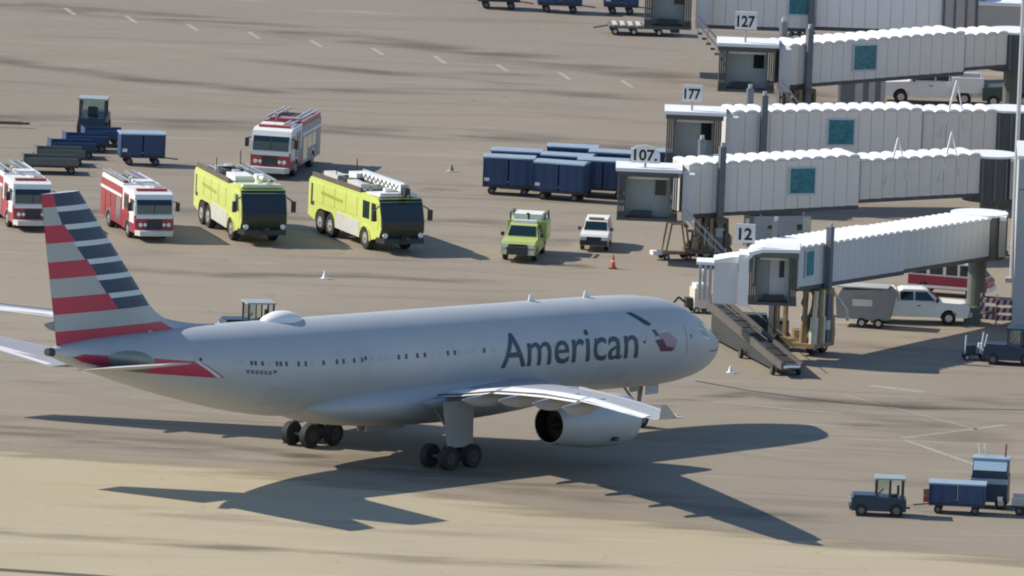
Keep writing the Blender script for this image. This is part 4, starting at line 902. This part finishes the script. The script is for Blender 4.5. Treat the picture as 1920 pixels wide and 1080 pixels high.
# ------------------------------------------------------------------ jet bridges
PITCH = 0.78
def ribbed_mesh(w_, h, th): # one wall panel: a flat field with a raised lip
    q = MB(); q.prism([(0.014, 0), (w_-.014, 0), (w_-.014, h), (.014, h)], 0, th); q.prism([(w_*.40, .06), (w_*.62, .06), (w_*.62, h-.06), (w_*.40, h-.06)], -.006, 0.002); return q
def bridge(label, S, E, z0, z1, H0, H1, cab, sign, poster_x, ac=None, gold=False, big_frac=.6, posts=None, frames=(), mats=(br_warm, br_warm2), W=2.6, bog_x=1.1, win=(1.6, 1.5), rot_ext=14.0, rot_dark=cab_dark, corr=None):
    d = Vector((E[0]-S[0], E[1]-S[1])); L = d.length; a = math.atan2(d.y, d.x)
    t = thing('jet_bridge', label, 'jet bridge', (S[0], S[1], 0), a, 'jet bridges of the terminal')
    zb = lambda x: z0 + (z1-z0)*x/L
    n = int(L/PITCH); pw = L/n; nb = int(n*big_frac)
    sl = (z1-z0)/L
    hs = (H0, H1)
    for part, (i0, i1, h, m, ins) in enumerate(((0, nb, hs[0], mats[0], 0.0), (nb, n, hs[1], mats[1], 0.14))):
        x0, x1 = i0*pw, i1*pw
        off = (hs[0]-h)/2 if part else 0
        # shell behind the panels, underside
        q = MB(); q.hexa([(x0, .06+ins, zb(x0)+off), (x1, .06+ins, zb(x1)+off), (x1, W-.06-ins, zb(x1)+off), (x0, W-.06-ins, zb(x0)+off)],
                         [(x0, .06+ins, zb(x0)+off+h-.06), (x1, .06+ins, zb(x1)+off+h-.06), (x1, W-.06-ins, zb(x1)+off+h-.06), (x0, W-.06-ins, zb(x0)+off+h-.06)]); q.build('tunnel_shell', br_wall2, t)
        q = MB()
        for y in (ins-.02, W-ins-.12): q.hexa([(x0, y, zb(x0)+off-.22), (x1, y, zb(x1)+off-.22), (x1, y+.14, zb(x1)+off-.22), (x0, y+.14, zb(x0)+off-.22)], [(x0, y, zb(x0)+off-.003), (x1, y, zb(x1)+off-.003), (x1, y+.14, zb(x1)+off-.003), (x0, y+.14, zb(x0)+off-.003)])
        q.build('floor_beam', under_m, t)
        me = ribbed_mesh(pw, h-.12, .055).mesh('wall_panel', m)
        q = MB()   # roof pan: shallow arch across its own width
        y0, y1 = ins-.12, W-ins+.12
        prof = [(.05, 0), (pw-.05, 0), (pw-.05, .04), (pw*.8, .12), (pw*.5, .15), (pw*.2, .12), (.05, .04)]
        q.prism(prof, y0, y1); rme = q.mesh('roof_panel', br_roof)
        for i in range(i0, i1):
            x = i*pw
            link('wall_panel', me, t, (x, ins, zb(x)+off+.02))
            o = link('wall_panel', me, t, (x+pw, W-ins, zb(x)+off+.02)); o.rotation_euler = (0, 0, math.pi)
            o = link('roof_panel', rme, t, (x, 0, zb(x)+off+h-.055)); o.rotation_euler = (0, -math.atan(sl), 0)
        q = MB(); q.box(x0, x0+.14, -.05+ins, .0+ins, zb(x0)+off-.05, zb(x0)+off+h); q.build('end_frame', gser_m if part else br_wall, t)
    # poster
    px = poster_x; q = MB(); zc = zb(px)+H0*.56
    q.box(px, px+win[0], -.075, -.04, zc-win[1]/2, zc+win[1]/2); po = q.build('poster', teal_m, t)
    q = MB()
    for x_, X_, z_, Z_ in ((px-.09, px-.003, zc-win[1]/2-.09, zc+win[1]/2+.09), (px+win[0]+.003, px+win[0]+.09, zc-win[1]/2-.09, zc+win[1]/2+.09), (px, px+win[0], zc+win[1]/2+.003, zc+win[1]/2+.09), (px, px+win[0], zc-win[1]/2-.09, zc-win[1]/2-.003)): q.box(x_, X_, -.1, -.035, z_, Z_)
    q.build('frame', pale_l, po)
    # lift columns and wheel bogie
    cm = br_post
    for y in (-.32, W+.32):
        q = MB(); q.box(bog_x-.19, bog_x+.19, y-.17, y+.17, .75, zb(bog_x)+H0+1.0); q.build('lift_column', cm, t)
        q = MB(); q.box(bog_x-.1, bog_x+.1, y-.09, y+.09, zb(bog_x)+H0+1.003, zb(bog_x)+H0+1.25); q.build('column_cap', gser_m, t)
    bm_ = brown_m if gold else brownd_m
    for k, (dx, y) in enumerate(((-1.5, -.25), (-1.05, -.4), (-.6, -.3), (-1.3, .5), (-.75, .8), (.5, -.35))):
        q = MB(); zt_ = zb(bog_x)-.3; q.cyl((bog_x+dx, y, .75), (bog_x+dx*.85, y, zt_), .15, .15, 8); q.cyl((bog_x+dx, y, .75), (bog_x+dx*.93, y, .75+(zt_-.75)*.5), .25, .25, 8)
        q.build('hydraulic_cylinder', bm_ if k % 2 else (cream_m if gold else brown_m), t)
    if gold: MB().tube([(bog_x+.3, -.4, zb(bog_x)-.3), (bog_x+1.5, -.75, 2.6), (bog_x+1.7, -.8, 1.9)], .1).build('support_strut', cream_m, t)
    q = MB(); q.box(bog_x-1.8, bog_x+.7, -.5, 1.0, .5, .75); q.build('bogie_platform', bm_, t)
    q = MB(); q.box(bog_x-.3, bog_x+.3, -.6, W+.6, zb(bog_x)-.55, zb(bog_x)-.23); q.build('cross_beam', bm_, t)
    q = MB(); q.box(bog_x-.55, bog_x+.55, .2, W-.2, .35, .8); q.cyl((bog_x, W/2, .8), (bog_x, W/2, 1.3), .45, n=14); q.build('bogie_frame', bm_, t)
    q = MB()
    for y in (.0, .55, W-.55, W): q.box(bog_x-.13, bog_x+.13, y-.1, y+.1, .8, zb(bog_x)-.5)
    each(q, 'bogie_leg', bm_, t)
    q = MB()
    for k in range(7):
        r0 = random.Random(k+int(S[1])); pts = []
        for i in range(9):
            s_ = i/8; pts.append((bog_x-.45+.9*r0.random()*.4+.7*math.sin(s_*3+k), -.2+.45*(k % 3)-.12*math.sin(s_*6.28), .8+(zb(bog_x)-1.2)*s_))
        q.tube(pts, .07+.03*(k % 2), 6)
    q.build('cable_loop', bm_ if gold else dark_m, t)
    q = MB()
    for k in range(3): q.box(bog_x-.9+k*.62, bog_x-.45+k*.62, -.5, -.15, 1.0+.5*(k % 2), 1.55+.5*(k % 2))
    each(q, 'control_box', cream_m if gold else gser_m, t)
    for y in (.25, W-.25):
        for x in (-.62, .62): wheel(t, bog_x+x, y, .48, .36, -1 if y < 1 else 1, 16)
    # cab, set square to the apron and open towards the parking stand
    T = Matrix.Rotation(-a, 4, 'Z') @ Matrix.Translation((-S[0], -S[1], 0))
    cx0, cx1, cy, cz, ch = cab['x0'], cab['x1'], cab['y'], cab['z'], cab['h']; dep = cab.get('d', 3.0)
    def K(): return MB(T)
    K().box(cx0, cx1, cy, cy+dep, cz, cz+.18).build('cab_floor', under_m, t)
    r_ = K()
    if cab.get('arch'):
        prof = [(cx0-.12, cz+ch-.55), (cx0+.25, cz+ch-.16), (cx0+.8, cz+ch), (cx1+.1, cz+ch+.05), (cx1+.1, cz+ch+.24), (cx0+.7, cz+ch+.2), (cx0+.05, cz+ch), (cx0-.25, cz+ch-.5)]
        r_.prism(prof, cy-.25, cy+dep)
    else: r_.box(cx0-.15, cx1+.2, cy-.25, cy+dep, cz+ch, cz+ch+.2)
    r_.build('cab_roof', br_roof, t)
    K().box(cx0-.05, cx1+.05, cy-.2, cy-.12, cz+ch-.28, cz+ch-.003).build('cab_fascia', cab['trim'], t)
    q = K()
    for k in range(4): q.box(cx0+.02+k*.13, cx0+.11+k*.13, cy-.1, cy+dep, cz+.183, cz+ch-.285)
    q.build('bellows', cab['trim'], t)
    q = K()
    for k in range(4): q.box(cx1-.52+k*.13, cx1-.43+k*.13, cy-.1+.05*k, cy+dep, cz+.183, cz+ch-.285)
    q.build('bellows', cab['trim'], t)
    bw = K().box(cx0+.5, cx1-.5, cy+.9, cy+1.0, cz+.183, cz+ch-.003).build('cab_back_wall', cab_green, t)
    xw = cx0 + (cx1-cx0)*.62
    K().box(xw, xw+(.62 if not cab.get('door') else .3), cy+.82, cy+(.898 if not cab.get('door') else .838), cz+ch*.5, cz+ch*.82).build('window', glass_m if not cab.get('door') else dark_m, bw)
    if cab.get('door'): K().box(xw-.55, xw+.75, cy+.84, cy+.855, cz+.2, cz+ch-.5).build('cab_door', br_wall2, bw)
    K().box(cx0+.9, cx0+2.1, cy+.35, cy+.8, cz+.19, cz+.55).build('control_desk', dark_m, t)
    K().box(cx0+.6, cx1-.55, cy+.5, cy+.6, cz+ch-.52, cz+ch-.4).build('cab_light_panel', white_m, t)
    if cab.get('side_box'):
        sx = cab['side_box']; 
        K().box(sx, cx0-.66, cy+.3, cy+2.4, cz-.05, cz+ch-.75).build('docking_canopy', br_wall, t)
        K().prism([(sx-.05, cz+ch-.747), (cx0-.64, cz+ch-.747), (cx0-.64, cz+ch-.35), (sx+.9, cz+ch-.42), (sx-.05, cz+ch-.62)], cy+.2, cy+2.5).build('canopy_roof', br_roof, t)
        K().box(cx0-.62, cx0-.03, cy-.12, cy+2.6, cz-.1, cz+ch-.2).build('sunlit_cab_strip', white_m, t)  # strip painted white to stand for the sunlit face of the cab
        q = K()
        for k in range(3): q.box(sx-.9+k*.3, sx-.72+k*.3, cy+.5, cy+2.2, cz+.1, cz+ch-.95)
        q.build('docking_bellows', gser_m, t)
        K().box(sx-1.05, sx-.003, cy+.35, cy+2.35, cz+ch-.94, cz+ch-.78).build('bellows_cap', br_roof, t)
    else:
        q = K(); q.box(cx1+.25, cx1+.95, cy+.5, cy+dep, cz+.05, cz+ch-.15); q.build('cab_link', br_wall, t)
    # stair and rail beside the cab
    q = K(); sx = cx1+.4
    if cab.get('stair', True):
        for k in range(9): q.box(sx+k*.28, sx+k*.28+.3, cy-1.0, cy-.2, cz-.1-k*(cz-.1)/9-.05, cz-.1-k*(cz-.1)/9)
        q.build('service_stair', bm_, t)
        q = K()
        for yy in (cy-1.0, cy-.2):
            q.tube([(sx, yy, cz+.95), (sx+2.6, yy, 1.0)], .03); q.tube([(sx, yy, cz+.5), (sx+2.6, yy, .55)], .025)
            for k in range(5): q.tube([(sx+k*.65, yy, cz-k*(cz-.1)/4.2), (sx+k*.65, yy, cz+.95-k*(cz-.1)/4.2)], .025)
        q.build('handrail', gser_m, t)
    # number sign standing on the cab roof
    if sign:
        sxp, swd, shh, txt, arch = sign; sz = cz+ch+.45+cab.get('sign_up', 0); sy = cy+.6
        q = K()
        if arch: prof = [(sxp-swd/2, sz), (sxp+swd/2, sz), (sxp+swd/2, sz+shh*.55), (sxp+swd*.32, sz+shh*.9), (sxp, sz+shh*1.05), (sxp-swd*.32, sz+shh*.98), (sxp-swd/2, sz+shh*.75)]
        else: prof = [(sxp-swd/2, sz), (sxp+swd/2, sz), (sxp+swd/2, sz+shh), (sxp-swd/2, sz+shh)]
        q.prism(prof, sy-.06, sy+.06); sb = q.build('number_sign', white_m, t)
        K().tube([(sxp, sy, cz+ch+.2), (sxp, sy, sz)], .07).build('sign_post', gser_m, sb)
        me, wd = text_mesh(txt, shh*.64, .028); k = min(1.0, swd*.82/wd)
        for v in me.vertices: v.co = T @ Vector((sxp - wd*k/2 + v.co.x*k, sy-.075, sz + shh*.16 + v.co.y))
        me.materials.append(black_m); link('sign_number', me, sb)
    # hoist frames leaning on the roof
    for fx_, hgt, lean in frames:
        q = MB(); zt = zb(fx_)+H1+hgt; yb = .1
        q.tube([(fx_-lean, yb-.1, zb(fx_)+H1*.45), (fx_, yb+.4, zt)], .065); q.tube([(fx_+.55*lean, yb-.1, zb(fx_)+H1*.6), (fx_, yb+.4, zt)], .045); q.build('hoist_frame', white_m, t)
    # rotunda and pillar, corridor to the terminal
    q = MB(); rc = (L+1.15, W/2)
    q.cyl((rc[0], rc[1], z1-.25), (rc[0], rc[1], z1+H1+.05), 1.65, n=20); q.build('rotunda', rot_dark, t)
    q = MB()
    for k in range(14):
        an = 2*math.pi*k/14; q.box(rc[0]+1.66*math.cos(an)-.06, rc[0]+1.66*math.cos(an)+.06, rc[1]+1.66*math.sin(an)-.06, rc[1]+1.66*math.sin(an)+.06, z1-.1, z1+H1-.05)
    q.build('rotunda_rib', br_post, t)
    q = MB(); q.cyl((rc[0], rc[1], z1+H1+.053), (rc[0], rc[1], z1+H1+.18), 1.72, n=20); q.build('rotunda_roof', br_roof, t)
    q = MB(); q.cyl((rc[0], rc[1], 0), (rc[0], rc[1], z1-.253), .55, n=14); q.box(rc[0]-1, rc[0]+1, rc[1]-1, rc[1]+1, 0, .3); q.build('pillar', olive_m, t)
    wr = T @ Vector((0, 0, 0))
    rw = (S[0]+math.cos(a)*rc[0]-math.sin(a)*rc[1], S[1]+math.sin(a)*rc[0]+math.cos(a)*rc[1])
    CH = corr or H1
    q = MB(T); q.box(rw[0]+1.2, rw[0]+rot_ext, rw[1]-1.3, rw[1]+1.3, z1 if not corr else z1-1.5, z1+CH-.1); q.build('corridor', tanw_m, t)
    q = MB(T); q.box(rw[0]+1.2, rw[0]+rot_ext, rw[1]-1.45, rw[1]+1.45, z1+CH-.097, z1+CH+.12); q.build('corridor_roof', br_roof, t)
    if ac:
        ax, aw, ah = ac; q = MB(); zt = zb(ax)-.32
        q.box(ax, ax+aw, -.25, 1.4, zt-ah, zt); u = q.build('air_conditioner', gser_m, t)
        q = MB(); q.box(ax+.9, ax+1.25, -.29, -.253, zt-.75, zt-.55); q.box(ax+aw-.9, ax+aw-.6, -.29, -.253, zt-.85, zt-.5); each(q, 'vent', dark_m, u)
        q = MB(); q.box(ax+aw-.55, ax+aw-.05, -.28, -.253, zt-ah+.15, zt-.1); q.build('access_panel', cream_m, u)
        q = MB()
        for x_ in (ax+.4, ax+aw-.5): q.box(x_, x_+.12, -.1, .05, zt, zb(x_)-.225)
        each(q, 'hanger', gser_m, u)
        q = MB(); q.cyl((ax-.5, -.3, zt-.1), (ax-.5, -.3, zt-1.0), .13, n=8); q.build('white_pipe', white_m, t)
    return t
bridge('nearest jet bridge, sloping white roof, arched dark cab beside the airliner nose', (16.75, -26.6), (28.4, -5.4), 4.25, 3.7, 2.4, 2.3,
       dict(x0=13.9, x1=16.75, y=-28.2, z=3.35, h=3.15, d=3.0, trim=olive_m, arch=True, side_box=11.85, door=True, stair=False), (13.6, 1.15, 1.1, '12', False), .9,
       gold=True, big_frac=.55, win=(.95, 1.45), bog_x=3.3, rot_ext=1.6, rot_dark=olive_m, mats=(br_wall, br_wall2), W=3.0)
bridge('second nearest jet bridge with teal poster and an air conditioner slung below', (10.35, 15.3), (28.0, 22.6), 2.85, 3.55, 3.05, 2.4,
       dict(x0=6.1, x1=9.75, y=13.6, z=2.55, h=3.0, trim=cab_dark), (7.7, 1.75, 1.05, '107.', True), 6.6, ac=(4.3, 3.7, 1.95), frames=((13.8, 1.5, .9), (17.3, 1.7, .9)), bog_x=2.0)
bridge('middle jet bridge with a square white number sign on its cab', (13.0, 40.6), (29.2, 45.2), 2.9, 3.2, 3.05, 2.7,
       dict(x0=9.0, x1=12.4, y=39.0, z=2.6, h=3.25, trim=cab_dark, sign_up=.3), (10.5, 1.2, 1.0, '177', False), 6.1, frames=((14.3, 2.0, 1.0),), bog_x=1.9, big_frac=.72)
bridge('fourth jet bridge, its cab roof in front of the far one', (16.5, 73.2), (30.2, 81.2), 3.55, 4.15, 2.5, 2.05,
       dict(x0=12.2, x1=15.7, y=71.6, z=3.2, h=2.85, trim=cab_dark, sign_up=.55), (13.8, 1.35, 1.1, '127', False), 4.7, bog_x=1.3, big_frac=.8)
bridge('farthest jet bridge, cropped by the top edge of the photo', (11.1, 105.5), (26.3, 106.3), 3.05, 3.0, 2.95, 2.7,
       dict(x0=7.6, x1=10.6, y=103.8, z=2.9, h=3.0, trim=cab_dark), None, 5.6, bog_x=7.0, big_frac=.5, rot_dark=tanw_m, corr=2.0, mats=(br_warm, mat('bridge_wall_lit', (.92,.87,.82), .55, 0, .05, .7)))  # second section's wall colour is lightened to carry extra sky light and haze

# terminal pieces
q = MB(); t = thing('terminal_block', 'plain grey concrete terminal block at the right edge of the photo', 'building', (29.75, -11.0, 0))
MB().box(0, 14, 0, 7, 0, 8.55).build('wall', term_m, t); MB().box(0, 14, 0, 7, 8.6, 10.4).build('upper_wall', term_m, t)
MB().box(.04, 14, .04, 7, 8.55, 8.6).build('joint', dark_m, t)
q = MB(); q.box(-.08, 14.1, -.08, 7.1, 10.4, 10.6); q.build('coping', white_m, t)
t = thing('terminal_building', 'long tan terminal building behind the jet bridges at the right', 'building', (44, 10, 0))
MB().box(0, 30, 0, 130, 0, 9).build('wall', tanw_m, t); MB().box(-.3, 30.3, -.3, 130.3, 9, 9.5).build('roof', br_roof, t)
for k in range(16):
    MB().box(-.06, -.003, 4+k*8, 8+k*8, 4.2, 7).build('window', glass_m, t)
def pole(label, x, y, h, r=.15):
    t = thing('light_pole', label, 'pole', (x, y, 0))
    MB().cyl((0,0,.25), (0,0,h), r, r*.7, 10).build('shaft', pole_m, t); MB().box(-.4, .4, -.4, .4, 0, .25).build('footing', gser_m, t)
    q = MB(); q.box(-1.3, 1.3, -.1, .1, h, h+.15)
    q.build('cross_arm', pole_m, t)
    for k in (-1.05, 0, 1.05):
        q = MB(); q.box(k-.25, k+.25, -.35, .1, h+.153, h+.42); q.build('lamp_head', gser_m, t)
    return t
pole('tall thin pale light pole at the right edge in front of the jet bridges', 29.95, 12.0, 24.0)

# ------------------------------------------------------------------ equipment on the ground at the gates
# long belt loader under the near bridge (local x from the low end to the high end)
bl0, bl1 = Vector((16.55, -34.7)), Vector((12.2, -19.0)); bd = bl1-bl0; BL = bd.length
t = thing('belt_loader', 'long low grey brown belt loader slanting away beside the airliner nose', 'belt loader', (bl0.x, bl0.y, 0), math.atan2(bd.y, bd.x))
zl = lambda x: .62 + 1.45*x/BL
MB().hexa([(0,-.5,zl(0)),(BL,-.5,zl(BL)),(BL,.5,zl(BL)),(0,.5,zl(0))], [(0,-.5,zl(0)+.08),(BL,-.5,zl(BL)+.08),(BL,.5,zl(BL)+.08),(0,.5,zl(0)+.08)]).build('belt', hose_m, t)
for s in (-1, 1):
    MB().hexa([(-.2,s*.6-.08,zl(0)-.15),(BL+.2,s*.6-.08,zl(BL)-.25),(BL+.2,s*.6+.08,zl(BL)-.25),(-.2,s*.6+.08,zl(0)-.15)], [(-.2,s*.6-.08,zl(0)+.28),(BL+.2,s*.6-.08,zl(BL)+.28),(BL+.2,s*.6+.08,zl(BL)+.28),(-.2,s*.6+.08,zl(0)+.28)]).build('side_rail', stair_m, t)
    MB().hexa([(1.0,s*.5-.03,.22),(BL-.6,s*.5-.03,.25),(BL-.6,s*.5+.03,.25),(1.0,s*.5+.03,.22)], [(1.0,s*.5-.03,zl(1)-.16),(BL-.6,s*.5-.03,zl(BL-.6)-.26),(BL-.6,s*.5+.03,zl(BL-.6)-.26),(1.0,s*.5+.03,zl(1)-.16)]).build('side_skirt', dark_m, t)
    q = MB(); q.tube([(3,s*.68,zl(3)+.28),(3,s*.68,zl(3)+.95),(BL-1,s*.68,zl(BL-1)+.8),(BL-1,s*.68,zl(BL-1)+.28)], .03); q.build('handrail', stair_m, t)
    for x in (1.2, BL*.5, BL-1.2): wheel(t, x, s*.78, .3, .2, s, 14, rimd_m)
q = MB(); q.cyl((0,-.5,zl(0)+.02),(0,.5,zl(0)+.02),.12,n=10); q.build('end_roller', chrome_m, t)
for k in range(9):
    x = 1+k*(BL-2)/8; MB().box(x-.05, x+.05, -.48, .48, zl(x)+.085, zl(x)+.13).build('cleat', stair_m, t)
MB().box(BL*.35, BL*.35+1.3, -1.35, -.72, .3, 1.1).build('engine_box', stair_m, t)
t = thing('dark_equipment_cart', 'dark green equipment cart in the shade under the nearest bridge cab', 'cart', (14.9, -20.0, 0), R(4))
MB().box(-1.5, 1.5, -.6, .6, .35, 1.45).build('body', mat('equipment_green', (.05,.07,.065), .55, 0, .15), t); MB().box(-1.3, .2, -.55, .55, 1.453, 1.75).build('hood', mat('equipment_green', (.05,.07,.065)), t); MB().box(.5, 1.3, -.63, -.603, .6, 1.2).build('panel', gser_m, t)
for x in (-1.0, 1.0):
    for s in (1, -1): wheel(t, x, s*.55, .25, .16, s, 12, rimd_m)
# items by the nose
t = thing('ground_power_unit', 'small white ground power unit with pale fittings behind the airliner nose', 'generator', (11.2, -7.5, 0), R(15))
MB().box(-.5, .5, -.6, .6, .3, 1.5).build('body', cream_m, t); MB().box(-.4, .3, -.5, .5, 1.503, 1.75).build('hood', white_m, t); MB().box(-.9, -.52, -.3, .3, .3, .9).build('panel', dark_m, t)
for x in (-.35, .35):
    for s in (1, -1): wheel(t, x, s*.55, .2, .14, s, 10)
q = MB(); q.tube([(-.9, 0, .6), (-1.3, .1, .9), (-1.6, .2, .5), (-1.9, .3, .25)], .07); q.build('power_cable', hose_m, t)
t = thing('floodlight_stand', 'small white ball lamp on a thin post behind the airliner nose', 'lamp', (11.35, -2.0, 0))
MB().cyl((0,0,0), (0,0,1.5), .04, n=6).build('post', gser_m, t)
q = MB(); q.loft([[(.2*math.sin(math.pi*i/6)*math.cos(2*math.pi*k/10), .2*math.sin(math.pi*i/6)*math.sin(2*math.pi*k/10), 1.7-.2*math.cos(math.pi*i/6)) for k in range(10)] for i in range(1, 6)]); q.build('globe', white_m, t)
t = thing('work_stand', 'tan and brown wheeled work stand below the second nearest bridge cab', 'work stand', (9.7, 16.0, 0), R(20))
MB().box(-.9, .9, -.5, .5, .35, .5).build('base', brown_m, t)
q = MB(); q.tube([(-.7,-.4,.5),(-.4,-.4,2.2),(.5,-.4,2.2),(.8,-.4,.5)], .06); q.tube([(-.7,.4,.5),(-.4,.4,2.2),(.5,.4,2.2),(.8,.4,.5)], .06); q.build('frame', brown_m, t)
MB().box(-.5, .5, -.45, .45, 2.2, 2.3).build('platform', cream_m, t); MB().box(-1.5, -.9, -.3, .3, .3, .55).build('drawbar_box', white_m, t)
for x in (-.7, .7):
    for s in (1, -1): wheel(t, x, s*.5, .2, .14, s, 10)
t = thing('equipment_trailer', 'grey sided equipment trailer standing left of the capped white pickup', 'trailer', (20.9, -10.6, 0), R(-6))
MB().prism([(-1.5, .5), (1.6, .5), (1.9, 2.0), (1.6, 2.35), (-1.3, 2.2), (-1.6, 1.6)], -.9, .9).build('body', mat('trailer_grey', (.25,.255,.26), .6, 0, .12), t)
MB().box(-1.5, 1.5, -.95, .95, 2.36, 2.44).build('lid', gser_m, t); MB().box(-.6, .6, -.94, -.903, 1.3, 1.7).build('panel', fgrey_m, t)
q = MB(); q.tube([(-1.5, 0, .5), (-2.6, 0, .3)], .05); q.build('drawbar', dark_m, t)
for s in (1, -1): wheel(t, 0, s*.85, .3, .2, s, 12); wheel(t, 1.0, s*.85, .3, .2, s, 12)
def barricade(label, x, y, rot, tall):
    t = thing('barricade', label, 'barricade', (x, y, 0), rot, 'striped barricades by the terminal block')
    for k in range(3):
        q = MB()
        n = 6
        for i in range(n):
            q.m = i % 2; x0 = -.6 + 1.2*i/n; x1 = x0 + 1.2/n; z = .25 + k*(tall-.3)/3
            q.hexa([(x0, -.03, z), (x1, -.03, z), (x1, .03, z), (x0, .03, z)], [(x0+.1, -.03, z+.3), (x1+.1, -.03, z+.3), (x1+.1, .03, z+.3), (x0+.1, .03, z+.3)])
        q.build('board', [fred_m, white_m], t)
    for s in (-1, 1):
        q = MB(); q.box(s*.5-.04, s*.5+.04, .031, .1, 0, tall); q.box(s*.5-.05, s*.5+.05, -.4, .4, 0, .06); q.build('leg', white_m, t)
barricade('red and white striped barricade left of the terminal block corner', 28.35, -7.4, R(-20), 1.8)
barricade('red and white striped barricade right against the terminal block', 29.35, -7.6, R(14), 1.7)
tag(MB().box(26.9, 27.9, -8.2, -7.3, 0, 1.0).build('storage_crate', olive_m), 'olive brown storage crate beside the striped barricades', 'crate')
tug('dark blue tractor standing in the bridge shadow at the right edge', (29.6, -24.8, 0), ang(-1, .1), top=tug_m)
t = thing('tool_cart', 'small cluttered tool cart in the shadow beside the dark blue tractor', 'cart', (27.4, -23.6, 0), R(10))
MB().box(-.7, .7, -.45, .45, .3, .42).build('deck', tug_m, t); MB().box(-.6, .0, -.4, .4, .423, .9).build('drawer_box', tug_m, t)
q = MB(); q.tube([(-.65,-.4,.42),(-.6,-.4,1.5)], .04); q.tube([(.3,-.4,.42),(.45,-.35,1.7)], .045); q.tube([(.6,.3,.42),(.8,.3,1.5)], .04); each(q, 'pole', white_m, t)
q = MB(); q.cyl((.35,0,.42),(.35,0,1.0),.18,n=10); q.build('gas_bottle', pale_l, t)
for x in (-.5, .5):
    for s in (1, -1): wheel(t, x, s*.4, .18, .12, s, 10)
t = thing('equipment_cabinet', 'grey equipment cabinet with two dark doors left of the white utility truck', 'cabinet', (21.4, 91.8, 0))
MB().box(-1.6, 1.4, -.6, .6, 0, 2.1).build('body', gser_m, t)
for x0, x1 in ((-1.4, -.5), (.0, .35), (.75, 1.1)): MB().box(x0, x1, -.63, -.603, .2, 1.75).build('door', br_post, t)
t = thing('service_tractor', 'dark green service tractor behind the light pole at the upper right edge', 'tractor', (30.6, 95.0, 0), ang(-1, 0))
MB().prism([(-1.6,.4),(1.7,.4),(1.7,1.2),(.4,1.35),(.3,2.5),(-1.5,2.5),(-1.6,1.2)], -.95, .95).build('body', mat('dark_green', (.05,.08,.07), .5), t)
MB().box(-1.4, .2, -.98, -.955, 1.4, 2.3).build('side_window', glass_m, t)
for s in (1, -1):
    wheel(t, 1.0, s*.85, .4, .26, s, 14); wheel(t, -1.0, s*.85, .5, .3, s, 14); MB().cyl((1.7, s*.6, .95), (1.78, s*.6, .95), .14, n=10).build('headlight', lamp_m, t)
def cone(name, label, x, y, m, h=.75, cat='cone'):
    t = thing(name, label, cat, (x, y, 0))
    MB().box(-.24, .24, -.24, .24, 0, .06).build('base', dark_m if m is orange_m else white_m, t); MB().cyl((0,0,.06), (0,0,h), .17, .04, 12).build('body', m, t)
    MB().cyl((0,0,h*.5), (0,0,h*.68), .113, .082, 12).build('band', white_m if m is orange_m else gser_m, t)
cone('traffic_cone', 'orange traffic cone with a dark base near the small white service truck', 6.0, 10.6, orange_m, .85)
cone('white_marker', 'small white marker cone alone on the apron behind the fuselage', -11.2, .6, white_m, .5)
cone('dark_marker', 'small dull marker on the apron right of the far fire engine', -4.0, 52.6, brown_m, .45)
cone('chock_marker', 'small pale marker on the apron just ahead of the airliner nose', 13.0, -33.8, white_m, .45)
t = thing('tow_bar', 'low dark bar standing for a thin shadow line at the far left edge', 'dark bar', (-31.6, 65.2, 0), R(3))  # made-up bar, added in place of a thin dark shadow line
MB().box(-2.2, 1.0, -.09, .09, .2, .38).build('bar', brownd_m, t); MB().slab([(1.0,-.05),(1.25,-.16),(1.5,0),(1.25,.16),(1.0,.05)], .22, .34).build('bar_tip', dark_m, t)
for s in (1, -1): wheel(t, -.8, s*.35, .16, .12, s, 10)
for ob in bpy.data.objects:
    if ob.parent is None and ob.type == 'MESH' and 'label' not in ob and 'kind' not in ob: print('UNLABELLED', ob.name)
